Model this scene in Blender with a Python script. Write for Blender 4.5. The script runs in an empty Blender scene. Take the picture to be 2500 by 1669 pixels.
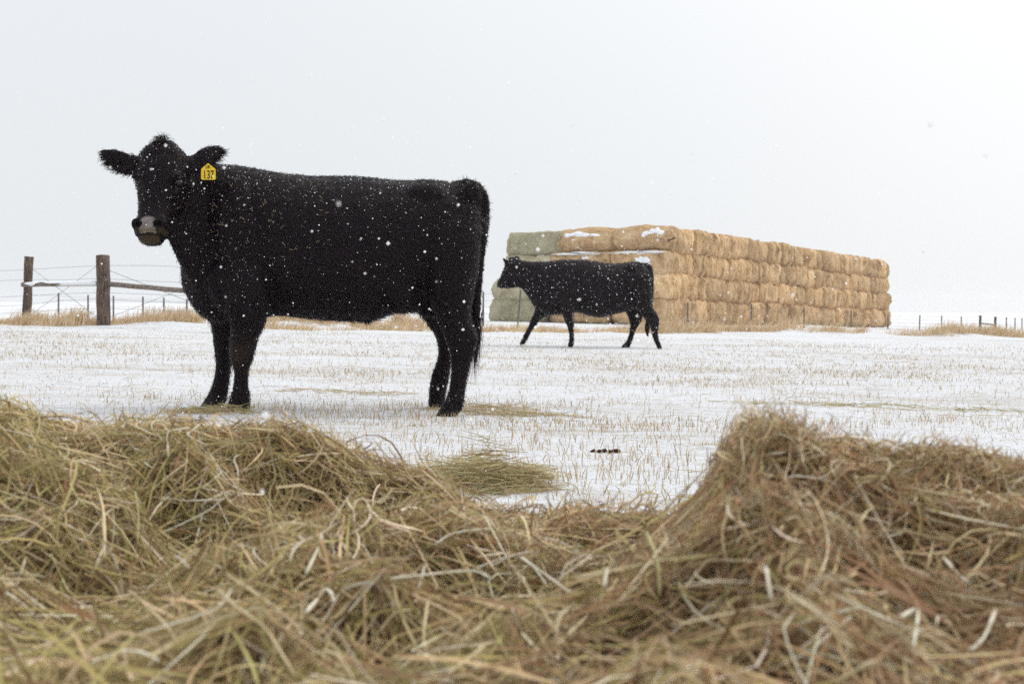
import bpy, math, random
import numpy as np
from mathutils import Vector, Matrix

R = math.radians
random.seed(7)
RNG = np.random.default_rng(11)
SC = bpy.context.scene
COL = SC.collection

# ------------------------------------------------------------------ camera
F = 2500 * 50.0 / 36.0      # focal length in photograph pixels
H0, CZ = 747.0, 0.62        # horizon row, camera height
cam_d = bpy.data.cameras.new('camera'); cam = bpy.data.objects.new('camera', cam_d); COL.objects.link(cam)
cam.location = (0, 0, CZ); cam.rotation_euler = (R(90), 0, 0)
cam_d.lens = 50; cam_d.sensor_width = 36; cam_d.shift_y = -(834.5 - H0) / 2500
cam_d.clip_start = 0.05; cam_d.clip_end = 5000
cam_d.dof.use_dof = True; cam_d.dof.focus_distance = 6.7; cam_d.dof.aperture_fstop = 8.5
SC.camera = cam

# ------------------------------------------------------------------ sky and light
SUN_EL, SUN_AZ = 40.0, 66.0        # azimuth measured from the view direction to the right
w = bpy.data.worlds.new('World'); SC.world = w; w.use_nodes = True
nt = w.node_tree; nt.nodes.clear()
out = nt.nodes.new('ShaderNodeOutputWorld'); bg = nt.nodes.new('ShaderNodeBackground')
sky = nt.nodes.new('ShaderNodeTexSky'); sky.sky_type = 'NISHITA'; sky.sun_disc = False
sky.sun_elevation = R(SUN_EL); sky.sun_rotation = R(SUN_AZ); sky.air_density = 1.0; sky.dust_density = 4.0
sd = Vector((math.sin(R(SUN_AZ)) * math.cos(R(SUN_EL)), math.cos(R(SUN_AZ)) * math.cos(R(SUN_EL)), math.sin(R(SUN_EL))))
geo = nt.nodes.new('ShaderNodeTexCoord')
nrm = nt.nodes.new('ShaderNodeVectorMath'); nrm.operation = 'NORMALIZE'
nt.links.new(geo.outputs['Generated'], nrm.inputs[0])
dot = nt.nodes.new('ShaderNodeVectorMath'); dot.operation = 'DOT_PRODUCT'
nt.links.new(nrm.outputs[0], dot.inputs[0]); dot.inputs[1].default_value = sd
ramp = nt.nodes.new('ShaderNodeMapRange'); ramp.interpolation_type = 'SMOOTHSTEP'
ramp.inputs[1].default_value = 0.22; ramp.inputs[2].default_value = 1.0; ramp.inputs[3].default_value = 0; ramp.inputs[4].default_value = 1
nt.links.new(dot.outputs['Value'], ramp.inputs[0])
mx = nt.nodes.new('ShaderNodeMix'); mx.data_type = 'RGBA'
mx.inputs[6].default_value = (8.35, 8.7, 9.0, 1); mx.inputs[7].default_value = (11.6, 11.5, 11.4, 1)
nt.links.new(ramp.outputs[0], mx.inputs[0])
m2 = nt.nodes.new('ShaderNodeMix'); m2.data_type = 'RGBA'; m2.inputs[0].default_value = 0.06   # thick snow cloud over a clear sky
nt.links.new(mx.outputs[2], m2.inputs[6]); nt.links.new(sky.outputs[0], m2.inputs[7])
sep = nt.nodes.new('ShaderNodeSeparateXYZ'); nt.links.new(nrm.outputs[0], sep.inputs[0])
zen = nt.nodes.new('ShaderNodeMapRange'); zen.inputs[1].default_value = 0; zen.inputs[2].default_value = 1; zen.inputs[3].default_value = 1.0; zen.inputs[4].default_value = 1.75
sq = nt.nodes.new('ShaderNodeMath'); sq.operation = 'MULTIPLY'; nt.links.new(sep.outputs[2], sq.inputs[0]); nt.links.new(sep.outputs[2], sq.inputs[1])
nt.links.new(sq.outputs[0], zen.inputs[0])
vm = nt.nodes.new('ShaderNodeVectorMath'); vm.operation = 'SCALE'; nt.links.new(m2.outputs[2], vm.inputs[0]); nt.links.new(zen.outputs[0], vm.inputs['Scale'])
nt.links.new(vm.outputs[0], bg.inputs[0]); bg.inputs[1].default_value = 0.10
nt.links.new(bg.outputs[0], out.inputs[0])
sl = bpy.data.lights.new('sun', 'SUN'); sl.energy = 0.9; sl.angle = R(25); sl.color = (1, 0.97, 0.92)
so = bpy.data.objects.new('sun', sl); COL.objects.link(so); so.rotation_euler = sd.to_track_quat('Z', 'Y').to_euler()
SC.view_settings.view_transform = 'Standard'; SC.view_settings.look = 'None'
SC.view_settings.exposure = 0.0; SC.view_settings.gamma = 1
SC.render.engine = 'CYCLES'
SC.cycles.use_denoising = False
SC.cycles.max_bounces = 6; SC.cycles.diffuse_bounces = 3; SC.cycles.glossy_bounces = 2
SC.cycles.transmission_bounces = 2; SC.cycles.volume_bounces = 1; SC.cycles.transparent_max_bounces = 4

# ------------------------------------------------------------------ helpers
def px(u, v, Y):
    return Vector(((u - 1250) / F * Y, Y, CZ - (v - H0) / F * Y))

def tag(o, label=None, cat=None, group=None, kind=None):
    if label: o['label'] = label
    if cat: o['category'] = cat
    if group: o['group'] = group
    if kind: o['kind'] = kind
    return o

def empty(name, loc=(0, 0, 0)):
    o = bpy.data.objects.new(name, None); COL.objects.link(o); o.location = loc; o.empty_display_size = 0.1
    return o

def link(name, me, mat=None, parent=None):
    o = bpy.data.objects.new(name, me); COL.objects.link(o)
    if mat is not None and len(me.materials) == 0: me.materials.append(mat)
    if parent is not None:
        o.parent = parent; o.matrix_parent_inverse = Matrix.Translation(-parent.location)
    return o

def np_mesh(name, V, Fc, col=None, smooth=False):
    """V (n,3), Fc (m,k) faces of equal size, col (n,3) optional point colour"""
    V = np.asarray(V, np.float32).reshape(-1, 3); Fc = np.asarray(Fc, np.int32)
    m, k = Fc.shape
    me = bpy.data.meshes.new(name)
    me.vertices.add(len(V)); me.vertices.foreach_set('co', V.ravel())
    me.loops.add(m * k); me.loops.foreach_set('vertex_index', Fc.ravel())
    me.polygons.add(m); me.polygons.foreach_set('loop_start', np.arange(0, m * k, k, dtype=np.int32))
    me.update(calc_edges=True); me.validate()
    me.polygons.foreach_set('use_smooth', np.full(len(me.polygons), smooth))
    if col is not None:
        a = me.attributes.new('Col', 'FLOAT_COLOR', 'POINT')
        c = np.ones((len(V), 4), np.float32); c[:, :3] = col
        a.data.foreach_set('color', c.ravel())
    return me

def _h(ix, iy, s):
    n = (ix.astype(np.int64) * 374761393 + iy.astype(np.int64) * 668265263 + s * 1442695041) & 0xFFFFFFFF
    n = ((n ^ (n >> 13)) * 1274126177) & 0xFFFFFFFF
    n = n ^ (n >> 16)
    return (n & 0xFFFF) / 65535.0
def vn(x, y, s=0):
    x = np.asarray(x, float); y = np.asarray(y, float)
    ix = np.floor(x); iy = np.floor(y); fx = x - ix; fy = y - iy
    fx = fx * fx * (3 - 2 * fx); fy = fy * fy * (3 - 2 * fy)
    a = _h(ix, iy, s); b = _h(ix + 1, iy, s); c = _h(ix, iy + 1, s); d = _h(ix + 1, iy + 1, s)
    return (a * (1 - fx) + b * fx) * (1 - fy) + (c * (1 - fx) + d * fx) * fy
def fbm(x, y, s=0, o=3):
    r = 0; a = 0.5; t = 0
    for i in range(o):
        r = r + a * vn(np.asarray(x) * 2 ** i + 17.3 * i, np.asarray(y) * 2 ** i - 9.1 * i, s + i); t += a; a *= 0.5
    return r / t
def sstep(a, b, x):
    t = np.clip((np.asarray(x, float) - a) / (b - a), 0, 1); return t * t * (3 - 2 * t)
def unit(v):
    return v / np.maximum(np.linalg.norm(v, axis=-1, keepdims=True), 1e-9)

def ribbons(P, W, side, col):
    """P (n,s,3) paths, W (n,s) half widths, side (n,3) rough side vectors, col (n,3) -> V, F, C"""
    n, s, _ = P.shape
    T = np.empty_like(P); T[:, 1:-1] = P[:, 2:] - P[:, :-2] if s > 2 else 0
    T[:, 0] = P[:, 1] - P[:, 0]; T[:, -1] = P[:, -1] - P[:, -2]
    S = unit(np.cross(unit(T), side[:, None, :])) * W[..., None]
    V = np.stack([P - S, P + S], 2).reshape(-1, 3)
    i = np.arange(n)[:, None] * (2 * s) + np.arange(s - 1)[None] * 2
    Fc = np.stack([i, i + 1, i + 3, i + 2], -1).reshape(-1, 4)
    C = np.repeat(col, 2 * s, axis=0)
    return V, Fc, C
def tube_vf(path, rad, k=6, base=0):
    P = [Vector(p) for p in path]; V = []; Fc = []
    up = Vector((0.13, 0.31, 0.94))
    for i, p in enumerate(P):
        t = (P[min(i + 1, len(P) - 1)] - P[max(i - 1, 0)]).normalized()
        a = t.cross(up)
        if a.length < 0.05: a = t.cross(Vector((1, 0, 0)))
        a.normalize(); b = t.cross(a)
        r = rad[i] if hasattr(rad, '__len__') else rad
        for j in range(k):
            an = 2 * math.pi * j / k
            V.append(p + a * (math.cos(an) * r) + b * (math.sin(an) * r))
    for i in range(len(P) - 1):
        for j in range(k):
            q = i * k + j; q2 = i * k + (j + 1) % k
            Fc.append((base + q, base + q2, base + q2 + k, base + q + k))
    Fc.append(tuple(base + j for j in range(k))[::-1]); n = (len(P) - 1) * k
    Fc.append(tuple(base + n + j for j in range(k)))
    return V, Fc
def tube_mesh(name, path, rad, k=6, smooth=True):
    V, Fc = tube_vf(path, rad, k)
    me = bpy.data.meshes.new(name); me.from_pydata([tuple(v) for v in V], [], Fc)
    for p in me.polygons: p.use_smooth = smooth and len(p.vertices) == 4
    return me
def crom(pts, n):
    """Catmull-Rom through rows of an array, n samples per span"""
    A = np.asarray(pts, float); A = np.vstack([2 * A[0] - A[1], A, 2 * A[-1] - A[-2]]); o = []
    for i in range(1, len(A) - 2):
        for t in np.arange(n) / n:
            o.append(0.5 * (2 * A[i] + (A[i + 1] - A[i - 1]) * t + (2 * A[i - 1] - 5 * A[i] + 4 * A[i + 1] - A[i + 2]) * t ** 2
                            + (3 * A[i] - A[i - 1] - 3 * A[i + 1] + A[i + 2]) * t ** 3))
    o.append(A[-2]); return np.array(o)

# ------------------------------------------------------------------ materials
def mat(name, color, rough=0.8, spec=0.2):
    m = bpy.data.materials.new(name); m.use_nodes = True
    b = m.node_tree.nodes['Principled BSDF']
    b.inputs['Base Color'].default_value = (*color, 1); b.inputs['Roughness'].default_value = rough
    b.inputs['Specular IOR Level'].default_value = spec
    return m, m.node_tree, b
def attr_mat(name, rough=0.7, spec=0.2, trans=0.0, gain=1.0):
    m, t, b = mat(name, (1, 1, 1), rough, spec)
    a = t.nodes.new('ShaderNodeAttribute'); a.attribute_name = 'Col'
    t.links.new(a.outputs['Color'], b.inputs['Base Color'])
    if trans > 0:
        tr = t.nodes.new('ShaderNodeBsdfTranslucent'); t.links.new(a.outputs['Color'], tr.inputs['Color'])
        ms = t.nodes.new('ShaderNodeMixShader'); ms.inputs[0].default_value = trans
        t.links.new(b.outputs[0], ms.inputs[1]); t.links.new(tr.outputs[0], ms.inputs[2])
        t.links.new(ms.outputs[0], t.nodes['Material Output'].inputs['Surface'])
    return m
def noise_mat(name, c1, c2, scale, rough=0.85, bump=0.0, stretch=(1, 1, 1), detail=5, lo=0.35, hi=0.65, bdist=0.02):
    m, t, b = mat(name, c1, rough)
    tc = t.nodes.new('ShaderNodeTexCoord'); mp = t.nodes.new('ShaderNodeMapping'); mp.inputs['Scale'].default_value = stretch
    no = t.nodes.new('ShaderNodeTexNoise'); no.inputs['Scale'].default_value = scale; no.inputs['Detail'].default_value = detail
    cr = t.nodes.new('ShaderNodeValToRGB')
    cr.color_ramp.elements[0].position = lo; cr.color_ramp.elements[0].color = (*c1, 1)
    cr.color_ramp.elements[1].position = hi; cr.color_ramp.elements[1].color = (*c2, 1)
    t.links.new(tc.outputs['Object'], mp.inputs[0]); t.links.new(mp.outputs[0], no.inputs['Vector'])
    t.links.new(no.outputs[0], cr.inputs[0]); t.links.new(cr.outputs[0], b.inputs['Base Color'])
    if bump:
        bu = t.nodes.new('ShaderNodeBump'); bu.inputs['Strength'].default_value = bump; bu.inputs['Distance'].default_value = bdist
        t.links.new(no.outputs[0], bu.inputs['Height']); t.links.new(bu.outputs[0], b.inputs['Normal'])
    return m

def snow_ground_mat():
    m, t, b = mat('snow_ground', (0.86, 0.88, 0.92), 0.75, 0.15)
    N = t.nodes.new; L = t.links.new
    tc = N('ShaderNodeTexCoord')
    def noise(scale, stretch, detail=5, rough=0.6):
        mp = N('ShaderNodeMapping'); mp.inputs['Scale'].default_value = stretch; L(tc.outputs['Object'], mp.inputs[0])
        n = N('ShaderNodeTexNoise'); n.inputs['Scale'].default_value = scale; n.inputs['Detail'].default_value = detail
        n.inputs['Roughness'].default_value = rough; L(mp.outputs[0], n.inputs['Vector']); return n
    big = noise(0.55, (0.35, 1.0, 1), 4)          # patches where the straw shows through
    row = noise(3.0, (0.6, 3.2, 1), 4, 0.7)       # drilled rows
    fine = noise(26, (1, 1, 1), 4, 0.7)
    a = N('ShaderNodeMath'); a.operation = 'MULTIPLY'; L(big.outputs[0], a.inputs[0]); L(row.outputs[0], a.inputs[1])
    a2 = N('ShaderNodeMath'); a2.operation = 'MULTIPLY'; L(a.outputs[0], a2.inputs[0]); L(fine.outputs[0], a2.inputs[1])
    cr = N('ShaderNodeValToRGB'); e = cr.color_ramp.elements
    e[0].position = 0.12; e[0].color = (0, 0, 0, 1); e[1].position = 0.22; e[1].color = (0.75, 0.75, 0.75, 1)
    L(a2.outputs[0], cr.inputs[0])
    straw = N('ShaderNodeValToRGB'); straw.color_ramp.elements[0].color = (0.34, 0.25, 0.14, 1); straw.color_ramp.elements[1].color = (0.50, 0.46, 0.38, 1)
    straw.color_ramp.elements[0].position = 0.4; straw.color_ramp.elements[1].position = 0.6
    L(fine.outputs[0], straw.inputs[0])
    mx = N('ShaderNodeMix'); mx.data_type = 'RGBA'; mx.inputs[6].default_value = (0.80, 0.815, 0.845, 1)
    spk = noise(70, (1, 1, 1), 3, 0.8); sr = N('ShaderNodeMapRange'); sr.inputs[1].default_value = .50; sr.inputs[2].default_value = .70; sr.inputs[3].default_value = 0; sr.inputs[4].default_value = .75
    pt = N('ShaderNodeMapRange'); pt.inputs[1].default_value = .38; pt.inputs[2].default_value = .62; L(row.outputs[0], pt.inputs[0])
    pm = N('ShaderNodeMath'); pm.operation = 'MULTIPLY'; L(spk.outputs[0], sr.inputs[0]); L(sr.outputs[0], pm.inputs[0]); L(pt.outputs[0], pm.inputs[1])
    m3 = N('ShaderNodeMix'); m3.data_type = 'RGBA'; m3.inputs[6].default_value = (0.765, 0.78, 0.81, 1); m3.inputs[7].default_value = (0.40, 0.385, 0.345, 1)   # thin snow, straw and soil specks
    L(pm.outputs[0], m3.inputs[0]); L(m3.outputs[2], mx.inputs[6])
    L(cr.outputs[0], mx.inputs[0]); L(straw.outputs[0], mx.inputs[7]); L(mx.outputs[2], b.inputs['Base Color'])
    bu = N('ShaderNodeBump'); bu.inputs['Strength'].default_value = 0.9; bu.inputs['Distance'].default_value = 0.05
    L(fine.outputs[0], bu.inputs['Height']); L(bu.outputs[0], b.inputs['Normal'])
    return m

M_SNOW_G = snow_ground_mat()
M_SNOW = noise_mat('snow', (0.80, 0.82, 0.88), (0.90, 0.91, 0.93), 8, 0.7, 0.4)
M_FLAKE, _t, _b = mat('snowflake', (0.97, 0.97, 0.98), 0.6, 0.2)
_tr = _t.nodes.new('ShaderNodeBsdfTranslucent'); _tr.inputs[0].default_value = (.98, .98, .99, 1); _ms = _t.nodes.new('ShaderNodeMixShader'); _ms.inputs[0].default_value = .72
_t.links.new(_b.outputs[0], _ms.inputs[1]); _t.links.new(_tr.outputs[0], _ms.inputs[2]); _t.links.new(_ms.outputs[0], _t.nodes['Material Output'].inputs['Surface'])
M_HAY = attr_mat('hay_strand', 0.6, 0.25, 0.22)
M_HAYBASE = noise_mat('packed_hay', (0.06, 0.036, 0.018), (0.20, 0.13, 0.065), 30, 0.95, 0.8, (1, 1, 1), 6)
M_STRAW = attr_mat('straw_blade', 0.65, 0.2, 0.15)
M_COAT = attr_mat('cow_coat', 0.5, 0.10)
M_FUR = attr_mat('cow_hair', 0.40, 0.20)
M_EYE, _t, _b = mat('cow_eye', (0.01, 0.007, 0.006), 0.12, 0.5)
M_LID = noise_mat('eyelid_skin', (.012, .008, .009), (.022, .016, .017), 40, .6)
M_TAG = noise_mat('tag_plastic', (0.86, 0.58, 0.04), (0.78, 0.50, 0.03), 30, 0.45)
M_INK, _t, _b = mat('tag_ink', (0.012, 0.012, 0.014), 0.5)
M_WOOD = noise_mat('weathered_wood', (0.05, 0.032, 0.026), (0.17, 0.125, 0.095), 7, 0.9, 0.8, (5, 5, 0.7), 6)
M_RAIL = noise_mat('grey_rail_wood', (0.12, 0.09, 0.075), (0.28, 0.23, 0.20), 6, 0.9, 0.6, (0.8, 4, 4), 6)
M_STEEL = noise_mat('steel_post', (0.10, 0.095, 0.09), (0.16, 0.12, 0.10), 9, 0.6)
M_WIRE, _t, _b = mat('fence_wire', (0.16, 0.155, 0.15), 0.5, 0.4)
M_DUNG = noise_mat('dung', (0.03, 0.008, 0.008), (0.06, 0.02, 0.015), 40, 0.7)

# ------------------------------------------------------------------ ground
def edge_y(x): return 33.3 + 0.485 * x               # where the stubble field ends
def ground(x, y):
    x = np.asarray(x, float); y = np.asarray(y, float)
    z = -0.02 * 150 * np.tanh(x / 150)
    near = 1 - sstep(25, 60, y)
    z = z + 0.022 * (fbm(x * 1.3, y * 1.3, 3) - 0.5) + 0.016 * (fbm(x * 6, y * 6, 5) - 0.5) * near
    z = z + 0.05 * (fbm(x * 0.22, y * 0.22, 8) - 0.5)
    e = y - edge_y(np.clip(x, -40, 60))
    z = z + np.exp(-((e - 1.2) / 1.5) ** 2) * (0.02 + 0.42 * np.clip(fbm(x * 0.8, y * 0.8, 12) - 0.36, 0, 1))
    z = z - 0.5 * sstep(4, 14, e) * (1 - sstep(-5, -1, x)) - 0.25 * sstep(3, 9, e) * sstep(14, 20, x)
    return z
def gz(x, y): return float(ground(np.array([x]), np.array([y]))[0])

def build_ground():
    xs = np.concatenate([-np.geomspace(420, 5, 60), np.arange(-4.95, 4.96, 0.055), np.geomspace(5, 420, 60)])
    ys = np.concatenate([[-60, -20, -8, -3, 0, 1], np.arange(1.5, 12, 0.06), np.geomspace(12.05, 46, 190), np.geomspace(47, 760, 60)])
    X, Y = np.meshgrid(xs, ys); Z = ground(X, Y)
    V = np.stack([X, Y, Z], -1).reshape(-1, 3); nx = len(xs)
    i = (np.arange(len(ys) - 1)[:, None] * nx + np.arange(nx - 1)[None]).ravel()
    Fc = np.stack([i, i + 1, i + 1 + nx, i + nx], -1)
    o = link('ground', np_mesh('ground', V, Fc, smooth=True), M_SNOW_G)
    tag(o, 'snow covered stubble field sloping gently to the right', kind='structure')
build_ground()

# ------------------------------------------------------------------ stack of bales
def bale_mesh(name, L, W, H, seed, bulge=0.05, sag=0.0):
    """rounded, lumpy straw bale, L along local x, W along y, H up, base at z = 0"""
    nx, ny, nz = 12, 10, 6
    rng = np.random.default_rng(seed); idx = {}; V = []; Q = []
    def vid(i, j, k):
        if (i, j, k) not in idx: idx[(i, j, k)] = len(V); V.append((i / nx * 2 - 1, j / ny * 2 - 1, k / nz * 2 - 1))
        return idx[(i, j, k)]
    for i in range(nx):
        for j in range(ny):
            Q.append((vid(i, j, 0), vid(i, j + 1, 0), vid(i + 1, j + 1, 0), vid(i + 1, j, 0)))
            Q.append((vid(i, j, nz), vid(i + 1, j, nz), vid(i + 1, j + 1, nz), vid(i, j + 1, nz)))
    for i in range(nx):
        for k in range(nz):
            Q.append((vid(i, 0, k), vid(i + 1, 0, k), vid(i + 1, 0, k + 1), vid(i, 0, k + 1)))
            Q.append((vid(i, ny, k), vid(i, ny, k + 1), vid(i + 1, ny, k + 1), vid(i + 1, ny, k)))
    for j in range(ny):
        for k in range(nz):
            Q.append((vid(0, j, k), vid(0, j, k + 1), vid(0, j + 1, k + 1), vid(0, j + 1, k)))
            Q.append((vid(nx, j, k), vid(nx, j + 1, k), vid(nx, j + 1, k + 1), vid(nx, j, k + 1)))
    P = np.array(V); S = P.copy()
    r = np.array([0.88, 0.78, 0.93])                     # round the corners
    c = np.clip(P, -r, r); d = P - c; hs = np.array([L, W, H]) / 2
    n = np.linalg.norm(d / (1 - r), axis=1, keepdims=True)
    d = np.where(n > 1, d / np.maximum(n, 1e-6), d)
    P = (c + d) * hs
    ex = np.abs(S)                                        # bulging ends and sides, grooves at the twine
    P[:, 0] += np.sign(S[:, 0]) * (ex[:, 0] > 0.99) * bulge * 2.0 * (1 - S[:, 1] ** 2) * (1 - S[:, 2] ** 6)
    P[:, 1] += np.sign(S[:, 1]) * (ex[:, 1] > 0.99) * bulge * (1 - S[:, 2] ** 2)
    P[:, 2] += np.sign(S[:, 2]) * (S[:, 2] > 0.99) * bulge * 0.5 * (1 - S[:, 1] ** 2)
    g = 0.02 * np.cos(S[:, 0] * math.pi * 5)
    P[:, 1] *= 1 + g / W * 2; P[:, 2] *= 1 + g / H
    ph = rng.uniform(0, 6, 9)
    for ax in range(3):
        P[:, ax] += 0.022 * np.sin(S[:, 0] * 5.1 + ph[ax]) * np.sin(S[:, 1] * 4.3 + ph[ax + 3]) + 0.018 * np.sin(S[:, 2] * 5.7 + S[:, 1] * 3.3 + ph[ax + 6])
    fl = rng.normal(0, .06, ny + 1)                       # flakes stand proud or sunk on the cut ends
    P[:, 0] += np.sign(S[:, 0]) * (ex[:, 0] > .8) * fl[np.round((S[:, 1] + 1) / 2 * ny).astype(int)] * (1 + .5 * np.sin(S[:, 2] * 3 + ph[0]))
    P[:, 1] += .05 * np.sin(S[:, 2] * 2.2 + ph[1])         # slumped sideways
    P += rng.normal(0, 0.016, P.shape)
    P[:, 2] -= sag * (S[:, 2] > 0) * (S[:, 0] ** 2) * 0.5 + sag * (S[:, 2] > 0) * (np.abs(S[:, 1]) ** 3)
    P[:, 2] += H / 2
    me = np_mesh(name, P, np.array(Q), smooth=True)
    return me

def straw_mat(name, dark, mid, light, grey=0):
    m, t, b = mat(name, mid, 0.9, 0.1)
    N = t.nodes.new; L = t.links.new
    tc = N('ShaderNodeTexCoord'); oi = N('ShaderNodeObjectInfo')
    ad = N('ShaderNodeVectorMath'); ad.operation = 'ADD'; L(tc.outputs['Object'], ad.inputs[0])
    cx = N('ShaderNodeCombineXYZ'); mu = N('ShaderNodeMath'); mu.operation = 'MULTIPLY'; mu.inputs[1].default_value = 40
    L(oi.outputs['Random'], mu.inputs[0]); L(mu.outputs[0], cx.inputs[0]); L(mu.outputs[0], cx.inputs[1]); L(cx.outputs[0], ad.inputs[1])
    mp = N('ShaderNodeMapping'); mp.inputs['Scale'].default_value = (1.0, 3.6, .7); L(ad.outputs[0], mp.inputs[0])
    n1 = N('ShaderNodeTexNoise'); n1.inputs['Scale'].default_value = 1.6; n1.inputs['Detail'].default_value = 6; n1.inputs['Roughness'].default_value = 0.7
    L(mp.outputs[0], n1.inputs['Vector'])
    n2 = N('ShaderNodeTexNoise'); n2.inputs['Scale'].default_value = 22; n2.inputs['Detail'].default_value = 4; L(ad.outputs[0], n2.inputs['Vector'])
    av = N('ShaderNodeMix'); av.data_type = 'FLOAT'; av.inputs[0].default_value = 0.35; L(n1.outputs[0], av.inputs[2]); L(n2.outputs[0], av.inputs[3])
    cr = N('ShaderNodeValToRGB'); e = cr.color_ramp.elements
    e[0].position = 0.38; e[0].color = (*dark, 1); e[1].position = 0.62; e[1].color = (*light, 1)
    x = cr.color_ramp.elements.new(0.5); x.color = (*mid, 1)
    L(av.outputs[0], cr.inputs[0])
    hv = N('ShaderNodeHueSaturation'); mr = N('ShaderNodeMapRange'); mr.inputs[3].default_value = 0.78; mr.inputs[4].default_value = 1.15
    L(oi.outputs['Random'], mr.inputs[0]); L(mr.outputs[0], hv.inputs['Value']); L(cr.outputs[0], hv.inputs['Color'])
    L(hv.outputs[0], b.inputs['Base Color'])
    bu = N('ShaderNodeBump'); bu.inputs['Strength'].default_value = 0.9; bu.inputs['Distance'].default_value = 0.06
    L(av.outputs[0], bu.inputs['Height']); L(bu.outputs[0], b.inputs['Normal'])
    return m
M_BALE = straw_mat('golden_straw', (0.24, 0.13, 0.06), (0.56, 0.375, 0.20), (0.74, 0.55, 0.34))
M_BALEG = straw_mat('grey_green_hay', (0.24, 0.205, 0.125), (0.39, 0.355, 0.235), (0.50, 0.46, 0.33))

ORD = ['first', 'second', 'third', 'fourth', 'fifth', 'sixth', 'seventh', 'eighth', 'ninth', 'tenth', 'eleventh', 'twelfth',
       'thirteenth', 'fourteenth', 'fifteenth', 'sixteenth', 'seventeenth', 'eighteenth', 'nineteenth', 'twentieth',
       'twenty-first', 'twenty-second', 'twenty-third', 'twenty-fourth', 'twenty-fifth', 'twenty-sixth', 'twenty-seventh']
LAYER = ['bottom', 'second', 'third', 'top']

def snow_cap(parent, c, ex, ey, ez, rx, ry, rz, seed):
    """lumpy snow sticking to a bale: squashed blob"""
    V = []; Q = []; nu, nv = 9, 5; rng = random.Random(seed)
    for blob in range(26):
        aa = rng.uniform(0, 6.28); qq = math.sqrt(rng.random()); sc = rng.uniform(.30, .62) * (1.1 - .5 * qq)
        cc = c + ex * (math.cos(aa) * qq * rx) + ez * (math.sin(aa) * qq * rz) - ey * rng.uniform(0, ry * .4); base = len(V)
        ph = rng.uniform(0, 6)
        for j in range(nv + 1):
            th = math.pi * j / nv
            for i in range(nu):
                a = 2 * math.pi * i / nu; k = sc * (1 + .2 * math.sin(3 * a + ph))
                V.append(tuple(cc + ex * (math.cos(a) * math.sin(th) * rx * .8 * k) + ez * (math.sin(a) * math.sin(th) * max(rz, .07) * 1.2 * k) + ey * (math.cos(th) * ry * .8)))
        for j in range(nv):
            for i in range(nu):
                q = base + j * nu + i; q2 = base + j * nu + (i + 1) % nu
                Q.append((q, q2, q2 + nu, q + nu))
    me = np_mesh('snow_patch', np.array(V), np.array(Q), smooth=True)
    o = bpy.data.objects.new('snow_patch', me); COL.objects.link(o); me.materials.append(M_SNOW)
    o.parent = parent; o.matrix_parent_inverse = parent.matrix_basis.inverted()
    return o

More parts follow.
